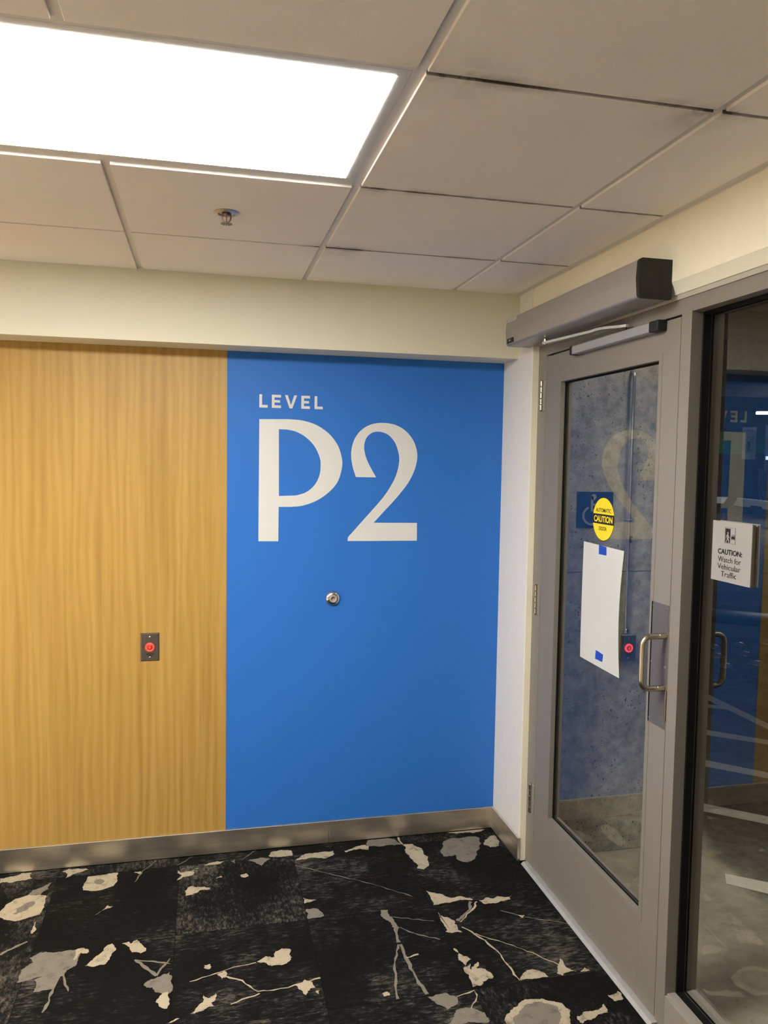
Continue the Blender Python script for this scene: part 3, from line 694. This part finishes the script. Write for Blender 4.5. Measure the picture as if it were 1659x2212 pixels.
def sec(p, wv, th): return [p-wv-Vector((0, 0, th)), p+wv-Vector((0, 0, th)), p+wv+Vector((0, 0, th)), p-wv+Vector((0, 0, th))]
secs = []
for f, wf, dz in ((-.03, .7, 0), (0, 1.3, 0), (.05, 1.15, 0), (.62, .95, .0045), (.70, 1.0, .0075), (.8, 1.15, .006), (.97, 1.2, 0), (1.02, .6, 0)):
    p = ap+(ae-ap)*f+Vector((0, 0, dz)); secs.append(sec(p, s*wf, .0042))
V = [v for q in secs for v in q]; F = [(3, 2, 1, 0), tuple(len(V)-4+i for i in range(4))]
for j in range(len(secs)-1):
    for i in range(4): F.append((j*4+i, j*4+(i+1) % 4, j*4+4+(i+1) % 4, j*4+4+i))
arm.add(V, F)
am = arm.build('closer_arm', m_arm, t)
MB().cyl(ap+Vector((0, 0, .018)), ap-Vector((0, 0, .007)), .0085, 20).build('pivot', m_chrome, am)
MB().cyl(ae+Vector((0, 0, .004)), (ae.x, ae.y, tz1+.0002), .004, 14).build('slider_pin', m_blackp, am)

# ------------------------------------------------------------------ things on the glass of the door
XG = .044
def G(px, py, x=XG): p = U(px, py, 0, x); return p
# sheet of paper, curling away along its right edge
P00, P10, P11, P01 = G(1262, 1169), G(1349, 1190.5), G(1338, 1465.5), G(1253.5, 1418)
sh = MB(); nu, nv = 10, 14; V = []
for j in range(nv+1):
    for i in range(nu+1):
        u, v = i/nu, j/nv; p = (P00*(1-u)+P10*u)*(1-v)+(P01*(1-u)+P11*u)*v
        p = p.copy(); p.x = XG-.0012-.011*math.sin(math.pi*v)*max(0, u-.35)**2*2.2-.004*math.sin(math.pi*v)*max(0, .3-u)
        V.append(p)
F = [(j*(nu+1)+i, j*(nu+1)+i+1, (j+1)*(nu+1)+i+1, (j+1)*(nu+1)+i) for j in range(nv) for i in range(nu)]
sh.add(V, F, 0, True)
o = tag(sh.build('paper_sheet', m_paper, org=tuple(P01)), 'blank white paper sheet taped to the inside of the door glass', 'paper')
def tape(px, label):
    P = [G(a, b) for a, b in px]; mb = MB()
    Q = [Vector((XG-.0016, p.y, p.z)) for p in P]; Q = [Q[0], (Q[0]*2+Q[1])/3+Vector((0, 0, .0006)), (Q[0]+Q[1]*2)/3-Vector((0, 0, .0004)), Q[1], Q[2], (Q[2]*2+Q[3])/3-Vector((0, 0, .0005)), (Q[2]+Q[3]*2)/3+Vector((0, 0, .0005)), Q[3]]
    mb.prism(Q, (-.0004, 0, 0)); tag(mb.build('tape_piece', m_tape, org=tuple(Q[0])), label, 'tape', 'painter tape on the paper')
tape([(1295, 1177), (1311, 1182), (1311, 1200), (1294.5, 1197)], 'blue tape piece at the top edge of the white paper')
tape([(1288, 1404), (1304, 1414), (1302, 1430), (1286.5, 1423)], 'blue tape piece near the bottom edge of the white paper')
# yellow round caution sticker
c = (G(1281, 1121)+G(1327.5, 1121))/2; cy_ = c.y; cz_ = (G(1304, 1075).z+G(1304, 1168.5).z)/2; rr = .0725
t = thing('caution_sticker', (XG, cy_, cz_), 'round yellow automatic door caution sticker on the door glass above the paper', 'sticker')
def disc(r, x, th, seg=56): return MB().lathe([(r, 0), (r, th)], (x, cy_, cz_), (-1, 0, 0), seg, smooth=False)
disc(rr+.0018, XG-.0002, .0003).build('black_border', m_ink, t)
disc(rr, XG-.0005, .0003).build('yellow_face', m_yellow, t)
bh = .0168; band = []
for k in range(13):
    a = -math.asin(bh/rr)+2*math.asin(bh/rr)*k/12; band.append((XG-.001, cy_-rr*math.cos(a), cz_+rr*math.sin(a)))
for k in range(13):
    a = math.asin(bh/rr)-2*math.asin(bh/rr)*k/12; band.append((XG-.001, cy_+rr*math.cos(a), cz_+rr*math.sin(a)))
MB().prism(band, (-.0002, 0, 0)).build('black_band', m_ink, t)
YD, ZU = (0, -1, 0), (0, 0, 1)
def dtext(s, w, h, dz, m, x, off): text_mesh(s, (x, cy_+w/2, cz_+dz-h/2), YD, ZU, w, h, off).build('lettering', m, t)
dtext('AUTOMATIC', .104, .0135, .030, m_ink, XG-.0008, .012)
dtext('CAUTION', .126, .022, 0, m_yellow, XG-.0012, .03)
dtext('DOOR', .052, .0135, -.032, m_ink, XG-.0008, .012)

# ------------------------------------------------------------------ sign on the sidelite
SX = .068
a = U(1539.5, 1121.5, 0, SX); b = U(1625, 1135, 0, SX); c2 = U(1620.5, 1270.5, 0, SX); d2 = U(1536.5, 1250, 0, SX)
sy0 = (a.y+d2.y)/2; sy1 = (b.y+c2.y)/2; sz1 = (a.z+b.z)/2; sz0 = (c2.z+d2.z)/2; SW, SH = sy0-sy1, sz1-sz0
t = thing('caution_sign', (SX, (sy0+sy1)/2, sz0), 'off white vehicular traffic caution sign fixed to the sidelite glass', 'sign')
MB().box(SX, SX+.004, sy1, sy0, sz0, sz1, .0005).build('sign_face', m_signface, t)
MB().box(SX+.004, GX0, sy1+.002, sy0-.002, sz0+.002, sz1-.002).build('mounting_tape', m_signedge, t)
def sp(u, v): return (sy0-u*SW, sz1-v*SH)
XS = SX-.0004
def stext(s, u0, u1, v0, v1, off):
    y, z = sp(u0, v1); text_mesh(s, (XS, y, z), YD, ZU, (u1-u0)*SW, (v1-v0)*SH, off).build('lettering', m_ink, t)
stext('CAUTION:', .17, .785, .455, .545, .022)
stext('Watch for', .18, .765, .585, .675, -.004); stext('Vehicular', .175, .76, .705, .795, -.004); stext('Traffic', .27, .665, .825, .917, -.004)
def srect(u0, u1, v0, v1, x=XS):
    (y0, z1), (y1, z0) = sp(u0, v0), sp(u1, v1); return MB().box(x, x+.0003, y1, y0, z0, z1)
k = srect(.33, .60, .094, .098); 
for q in ((.33, .60, .352, .356), (.33, .336, .094, .356), (.594, .60, .094, .356)):
    (y0, z1), (y1, z0) = sp(q[0], q[2]), sp(q[1], q[3]); k.box(XS, XS+.0003, y1, y0, z0, z1)
k.build('icon_border', m_ink, t)
dk = srect(.345, .47, .112, .345).build('doorway_icon', m_ink, t)
def spoly(pts, x): return [Vector((x, sp(u, v)[0], sp(u, v)[1])) for u, v in pts]
wk = MB(); X2 = XS-.0004
wk.prism(spoly([(.398, .205), (.422, .203), (.432, .23), (.458, .265), (.452, .272), (.426, .252), (.428, .275), (.445, .30), (.447, .342), (.432, .342), (.428, .308), (.41, .285), (.395, .31), (.375, .342), (.36, .342), (.383, .305), (.395, .27), (.395, .235), (.383, .245), (.375, .272), (.366, .272), (.372, .235)], X2), (-.0001, 0, 0))
y, z = sp(.412, .185); wk.lathe([(.0027, 0), (.0027, .0001)], (X2, y, z), (-1, 0, 0), 18, smooth=False)
wk.build('walking_figure_icon', m_signface, dk)
cr_ = MB(); cr_.prism(spoly([(.497, .25), (.503, .232), (.512, .205), (.572, .205), (.58, .232), (.587, .25), (.587, .275), (.578, .275), (.578, .29), (.563, .29), (.563, .275), (.522, .275), (.522, .29), (.507, .29), (.507, .275), (.497, .275)], XS), (-.0002, 0, 0)).build('car_icon', m_ink, t)
MB().prism(spoly([(.514, .229), (.52, .212), (.564, .212), (.57, .229)], XS-.0004), (-.0001, 0, 0)).build('windscreen_icon', m_signface, t)
bx = MB().box(GX1+.004, GX1+.008, sy1, sy0, sz0, sz1, .0005).box(GX1, GX1+.004, sy1+.002, sy0-.002, sz0+.002, sz1-.002)
tag(bx.build('sign_back_panel', m_signface, org=(GX1, (sy0+sy1)/2, sz0)), 'matching blank panel on the outer face of the sidelite, behind the caution sign', 'sign')

# ------------------------------------------------------------------ outside: concrete wall, its signs and conduit
CW = -.30
cw = MB().box(FD+.0005, .735, CW, .6, 0, 2.9).box(.0225, FD+.0005, -.298, .6, 0, 2.45)
struct(cw.build('wall_outside', m_conc), 'pitted concrete wall outside the door', 'wall')
MB().box(FD+.001, .735, CW-.0015, CW, 1.198, 1.2015).build('pour_joint', m_gceil, bpy.data.objects['wall_outside'])
p0 = U(1247, 1062, 1, CW); p1 = U(1322, 1140, 1, CW); ix0, ix1 = p0.x, p1.x; iz1, iz0 = p0.z, U(1247, 1140, 1, CW).z
t = thing('accessible_sign', ((ix0+ix1)/2, CW, iz0), 'dark blue square sign with wheelchair symbol on the concrete wall', 'sign')
MB().box(ix0, ix1, CW-.003, CW, iz0, iz1, .001).build('sign_face', m_signblue, t)
iw = ix1-ix0; ih = iz1-iz0; yi = CW-.0036
def ip(u, v): return Vector((ix0+u*iw, yi, iz1-v*ih))
sy_ = MB()
hc = ip(.45, .145); sy_.lathe([(.075*iw, 0), (.075*iw, .0004)], hc, (0, -1, 0), 24, smooth=False)
sy_.prism([ip(*q) for q in ((.375, .12), (.44, .12), (.44, .33), (.62, .33), (.62, .385), (.44, .385), (.44, .48), (.66, .48), (.76, .72), (.84, .69), (.86, .74), (.73, .79), (.62, .545), (.375, .545))], (0, -.0004, 0))
arc = []
for k in range(25):
    a = math.radians(115+k*(345-115)/24); arc.append((.42+.275*math.cos(a), .66-.275*math.sin(a)))
arc2 = []
for k in range(25):
    a = math.radians(345-k*(345-115)/24); arc2.append((.42+.215*math.cos(a), .66-.215*math.sin(a)))
sy_.prism([ip(*q) for q in arc+arc2], (0, -.0004, 0))
sy_.build('wheelchair_symbol', m_signmark, t)
BD = .042
q = U(1376, 1370, 1, CW-BD-.005); r_ = U(1376, 1428, 1, CW-BD-.005)
wq = .073; cxq = q.x-wq/2; czq = (q.z+r_.z)/2
exit_button('exit_button', cxq, CW, czq, wq, q.z-r_.z, 'steel push plate with glowing red ring on the outside concrete wall, behind the paper', BD)
yc = CW-.02; xt = U(1363, 900, 1, yc).x; xb_ = U(1356, 1340, 1, yc).x; xc = (xt+xb_)/2; zt = U(1362, 815, 1, yc).z; z0c = czq+(q.z-r_.z)/2-.003
path = [(xc, yc, z0c+.012)]+[(xc, yc, z0c+.02+(zt-z0c-.02)*k/4) for k in range(5)]
for k in range(1, 9):
    a = math.pi/2*k/8; path.append((xc, yc+.03*(1-math.cos(a)), zt+.03*math.sin(a)))
t = thing('conduit_pipe', (xc, CW, z0c), 'thin galvanised conduit pipe running down the concrete wall', 'conduit')
MB().tube(path, .0072, 16).build('pipe', m_conduit, t)
MB().cyl((xc, yc, z0c), (xc, yc, z0c+.022), .0125, 8).build('box_connector', m_chrome, t)
zc = U(1358, 1165, 1, yc).z; MB().cyl((xc, yc, zc-.016), (xc, yc, zc+.016), .0112, 18).box(xc+.008, xc+.017, yc-.004, yc+.004, zc-.012, zc-.006, .001).box(xc+.008, xc+.017, yc-.004, yc+.004, zc+.006, zc+.012, .001).build('coupling', m_chrome, t)
zc = U(1358, 1123, 1, yc).z; MB().box(xc-.012, xc+.030, CW-.002, CW, zc-.008, zc+.008, .0005).tube([(xc-.0105, CW-.002, zc), (xc-.0105, yc, zc), (xc-.006, yc-.010, zc), (xc+.006, yc-.010, zc), (xc+.0105, yc, zc), (xc+.0105, CW-.002, zc)], .0022, 8).build('strap', m_signmark, t)

# ------------------------------------------------------------------ outside: garage
E = Vector((.59, .807, 0)).normalized(); Nn = Vector((-E.y, E.x, 0)); C0 = Vector((CAM.x, CAM.y, 0))
def gp(s, n, z=0): return C0+E*s+Nn*n+Vector((0, 0, z))
def gz(s): return 0 if s < 9.6 else (s-9.6)*.078
gf = MB()
ss = [-12, 9.6, 12, 17.95, 26]
# flat near slab (clipped along the frame), then a ramp
gf.add([(.1255, -14, -.002), (26, -14, -.002), gp(9.6, -14, -.002), gp(9.6, 8.2, -.002), (.1255, 9.5, -.002)], [(0, 1, 2, 3, 4)])
gf.add([gp(9.6, -14, -.002), gp(24, -14, gz(24)-.002), gp(24, 9, gz(24)-.002), gp(9.6, 8.2, -.002)], [(0, 1, 2, 3)])
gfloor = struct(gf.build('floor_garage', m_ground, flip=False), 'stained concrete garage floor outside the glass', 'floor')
def stripe(a0, a1, b0, b1, ext=40):
    """painted line between traced left (a) and right (b) edges"""
    def on(p): q = U(p[0], p[1], 2, .002); return Vector((q.x, q.y, .0005))
    A0, A1, B0, B1 = map(on, (a0, a1, b0, b1)); dA = (B0-A0)*.9; dB = (B1-A1)*.9
    return MB().add([A0, B0+dA, B1+dB, A1], [(0, 1, 2, 3)])
def dropy(L, x): return (x, L[0][1]+(L[1][1]-L[0][1])*(x-L[0][0])/(L[1][0]-L[0][0]))
for top, bot, x0 in ((((1566, 1886), (1659, 1905)), ((1569, 1908), (1659, 1930)), None), (((1525, 1736), (1659, 1763)), ((1525, 1753), (1659, 1780)), 1495), (((1528, 1642), (1659, 1668)), ((1528, 1656), (1659, 1681)), 1500),
                     (((1531, 1577), (1659, 1598)), ((1531, 1588), (1659, 1608)), 1500), (((1533, 1501), (1659, 1562)), ((1533, 1514), (1659, 1575)), 1510), (((1520, 1527), (1585, 1534)), ((1520, 1520), (1585, 1527)), None)):
    a0 = top[0] if x0 is None else dropy(top, x0); a1 = bot[0] if x0 is None else dropy(bot, x0)
    if x0 is None and top[1][0] < 1600:
        q4 = [U(px, py, 2, .002) for px, py in (top[0], top[1], bot[1], bot[0])]; s_ = MB().add([Vector((v.x, v.y, .0004)) for v in q4], [(0, 1, 2, 3)])
    else: s_ = stripe(a0, a1, top[1], bot[1])
    s_.build('painted_line', m_stripe, gfloor)
# speed bump with a pale arrow mark
bp = MB(); n = 12; prof_ = [(-.30+.6*i/n, .085*math.sin(math.pi*i/n)**.8) for i in range(n+1)]
V = [gp(9.25+a, nn, h-.001) for nn in (3.2, -4) for a, h in prof_]
bp.add(V, [(i, i+1, n+2+i, n+1+i) for i in range(n)]+[tuple(range(n+1)), tuple(range(2*n+1, n, -1))], 0, True)
bump = tag(bp.build('speed_bump', m_bumpblack, org=tuple(gp(9.25, 0))), 'low black speed bump across the garage floor beyond the road studs', 'speed bump')
mk = MB(); nm = .28
V = [gp(9.25+a, nn-(a+.3)*.45, h+.004) for nn in (nm, nm-.16) for a, h in prof_[1:7]]
mk.add(V, [(i, i+1, 7+i, 6+i) for i in range(5)]); mk.build('pale_mark', m_stripe, bump)
# road studs
st0 = None
m_stud = plain('pinkish_steel_stud', (.50, .38, .38), .22, metal=.35, var=.1)
for px, py, lab in ((1597, 1391, 'raised metal road stud, farthest one fully in view beyond the sidelite'), (1541, 1395, 'raised metal road stud half hidden by the mullion, farthest on the left'), (1609, 1411, 'raised metal road stud right of centre, second row from the speed bump'),
                    (1549, 1415, 'raised metal road stud beside the mullion, second row from the speed bump'), (1633, 1431, 'raised metal road stud nearest on the right, at the edge of the wood reflection'), (1566, 1436, 'raised metal road stud nearest on the left, below the others'), (1656, 1386, 'raised metal road stud at the right edge of the photo')):
    p = U(px, py+3, 2, 0)
    if st0 is None:
        st0 = MB().lathe([(.062, 0), (.060, .006), (.05, .017), (.032, .026), (.012, .030), (.0005, .0305)], (0, 0, 0), (0, 0, 1), 28).build('road_stud', m_stud); o = st0
    else: o = st0.copy(); col.objects.link(o)
    o.location = (p.x, p.y, -.001); tag(o, lab, 'road stud', 'road studs on the garage floor')
# far garage wall with a green band
SWALL = 18.2
def fw(px, py, s=SWALL):
    dd = FW+RT*((px-829.5)/FPX)-UP*((py-1106)/FPX); k = s/(dd.dot(E)); return CAM+dd*k
def slab(s, n0, n1, z0, z1, th): return [gp(s, n0, z0), gp(s, n1, z0), gp(s, n1, z1), gp(s, n0, z1)], E*th
P, d_ = slab(SWALL, 9, -12, .3, 3.6, .2)
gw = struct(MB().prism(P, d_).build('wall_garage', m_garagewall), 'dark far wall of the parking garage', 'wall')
zt_, zb_ = fw(1600, 933).z, fw(1600, 980).z
P, d_ = slab(SWALL-.003, 4, -4, zb_, zt_, .003); MB().prism(P, d_).build('green_band', m_green, gw)
# EV sign
a, b, c_, d_ = [fw(*q, SWALL-.01) for q in ((1604, 923.5), (1634, 922), (1631, 992), (1601.5, 992))]
w_ = (b-a).length; h_ = (a.z-d_.z+b.z-c_.z)/2; o_ = d_.copy(); Xd = -Nn
t = thing('ev_parking_sign', tuple(o_), 'white 4 HOUR electric car charging sign on the far green band', 'sign')
MB().prism([o_, o_+Xd*w_, o_+Xd*w_+Vector((0, 0, h_)), o_+Vector((0, 0, h_))], E*.006).build('sign_face', m_evsign, t)
def ev(u, v, off=.002): return o_+Xd*(u*w_)+Vector((0, 0, (1-v)*h_))-E*off
def evp(pts, name, m): MB().prism([ev(*q) for q in pts], -E*.001).build(name, m, t)
text_mesh('4 HOUR', ev(.13, .145), Xd, (0, 0, 1), w_*.68, h_*.075, .02).build('lettering', m_evgrey, t)
evp([(.36, .30), (.60, .30), (.60, .32), (.40, .32), (.40, .46), (.36, .46)], 'pump_outline', m_evgrey)
evp([(.36, .45), (.60, .45), (.60, .75), (.36, .75)], 'pump_body', m_evgreen)
evp([(.57, .30), (.60, .30), (.60, .45), (.57, .45)], 'pump_outline', m_evgrey)
evp([(.27, .76), (.74, .76), (.74, .785), (.27, .785)], 'pump_base', m_evgrey)
evp([(.72, .31), (.76, .31), (.765, .72), (.62, .74), (.62, .72), (.73, .70)], 'hose', m_evgrey)
evp([(.68, .32), (.80, .32), (.78, .38), (.70, .38)], 'plug', m_evgrey)
text_mesh('EV', ev(.42, .70), Vector((0, 0, -1))*-1 if False else Xd, (0, 0, 1), w_*.11, h_*.11, .01).build('lettering', m_evsign, t)
# EV charger with hanging cable
ch = fw(1657, 955, 17.2); t = thing('ev_charger', (ch.x, ch.y, gz(17.2)), 'dark electric car charger with hanging cable loops at the right edge', 'charger')
def chb(u0, u1, z0, z1, e0, e1):
    b0 = Vector((ch.x, ch.y, 0)); return MB().prism([b0+Xd*u0+E*e0+Vector((0, 0, z0)), b0+Xd*u1+E*e0+Vector((0, 0, z0)), b0+Xd*u1+E*e0+Vector((0, 0, z1)), b0+Xd*u0+E*e0+Vector((0, 0, z1))], E*(e1-e0))
zs = fw(1657, 990, 17.2).z
chb(-.03, .34, zs-.25, zs+.65, 0, .2).build('body', m_cable, t); chb(.1, .24, gz(17.2), zs-.25, .05, .17).build('pedestal', m_cable, t)
chb(-.012, .06, zs-.03, zs+.04, -.01, 0).build('screen', plain('lit_screen', (.5, .6, .8), .4, emit=(.75, .88, 1), es=.8), t)
cb = MB(); zc0 = fw(1655, 1012, 17.2).z; zc1 = fw(1650, 1084, 17.2).z; b0 = Vector((ch.x, ch.y, 0))-E*.06
for (ua, ub, lo) in ((-.12, .06, zc1), (-.07, .03, zc1+.12)):
    pts = [];
    for k in range(25):
        a = math.pi*k/24; pts.append(b0+Xd*((ua+ub)/2-(ub-ua)/2*math.cos(a))+Vector((0, 0, zc0-(zc0-lo)*math.sin(a)**.6))-E*(.02*k/24))
    cb.tube(pts, .017, 10)
cb.build('cable', m_cable, t)
# wheel stops
def wheel_stop(pl, pr, label):
    s0 = 16.6; a = fw(*pl, s0); n0 = (a-C0).dot(Nn); L = 1.83; t0 = gz(s0); z = a.z
    def q(u, zz, e): return gp(s0+e-u*.62, n0-u*.78, zz-u*.62*.078)
    mb = MB(); hgt = .155
    prof2 = [(.0, z), (.09, z+hgt), (L-.09, z+hgt), (L, z), (L-.35, z), (L-.4, z+.045), (L-.6, z+.045), (L-.65, z), (.65, z), (.6, z+.045), (.4, z+.045), (.35, z)]
    mb.prism([q(u, zz, 0) for u, zz in prof2], E*.15)
    return tag(mb.build('wheel_stop', m_wheelstop, org=tuple(q(0, z, 0))), label, 'wheel stop', 'wheel stops in the garage')
wheel_stop((1584, 1092), None, 'white concrete wheel stop with slots, below the charger')
wheel_stop((1545, 1084), None, 'white concrete wheel stop beside the mullion, left of the other one') if False else None
s0 = 16.9; a = fw(1540, 1085, s0); b = fw(1572, 1085, s0)
mb = MB(); zz0 = fw(1550, 1087, s0).z; zz1 = fw(1550, 1073.5, s0).z; n0 = (a-C0).dot(Nn)+1.1; n1 = (b-C0).dot(Nn)
mb.prism([gp(s0, n0, zz0), gp(s0, n1+.08, zz0), gp(s0, n1, zz1), gp(s0, n0+.06, zz1)], E*.15)
tag(mb.build('wheel_stop', m_wheelstop, org=tuple(gp(s0, n0, zz0))), 'white concrete wheel stop half hidden behind the mullion', 'wheel stop', 'wheel stops in the garage')
# garage soffit, beam and tube light
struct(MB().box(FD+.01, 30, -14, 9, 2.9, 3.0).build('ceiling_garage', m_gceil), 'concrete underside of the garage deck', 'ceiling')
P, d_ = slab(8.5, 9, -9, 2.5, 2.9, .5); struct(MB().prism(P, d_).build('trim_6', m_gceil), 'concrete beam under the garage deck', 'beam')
def tube_light(p0, p1, label, w=.09, m=None):
    p0 = Vector(p0); p1 = Vector(p1); d = (p1-p0).normalized(); sd = Vector((-d.y, d.x, 0))*w; t = thing('tube_light', tuple((p0+p1)/2+Vector((0, 0, .08))), label, 'tube light', 'garage tube lights')
    MB().prism([p0-sd+Vector((0, 0, .03)), p0+sd+Vector((0, 0, .03)), p0+sd*.6+Vector((0, 0, .09)), p0-sd*.6+Vector((0, 0, .09))], p1-p0).build('housing', m_lightframe, t)
    MB().prism([p0+sd*1.0*math.cos(a)*.95+Vector((0, 0, .03-.045*math.sin(a))) for a in [math.pi*k/8 for k in range(9)]], p1-p0).build('lens', m or m_tube, t)
    return t
l0 = fw(1634, 893.5, 15.7); tube_light(l0, l0-Nn*1.6+E*.1, 'lit tube light under the garage deck, far away', .09, m_tube_far)
tube_light((.85, -1.7, 2.81), (.85, -.7, 2.81), 'added fill tube light under the garage deck near the glass, out of frame')  # unseen tube added to brighten the concrete wall and floor by the door

# ------------------------------------------------------------------ world + view
w = bpy.data.worlds.new('world'); sc.world = w; w.use_nodes = True
w.node_tree.nodes['Background'].inputs[0].default_value = (.5, .6, .9, 1); w.node_tree.nodes['Background'].inputs[1].default_value = .004
sc.view_settings.view_transform = 'Standard'; sc.view_settings.look = 'None'; sc.view_settings.exposure = .07; sc.view_settings.gamma = 1
try:
    sc.cycles.use_denoising = True; sc.cycles.max_bounces = 12; sc.cycles.diffuse_bounces = 6; sc.cycles.transparent_max_bounces = 16; sc.cycles.sample_clamp_indirect = 6; sc.cycles.caustics_reflective = False
except Exception: pass
for o in bpy.data.objects:
    if '_org' in o: del o['_org']
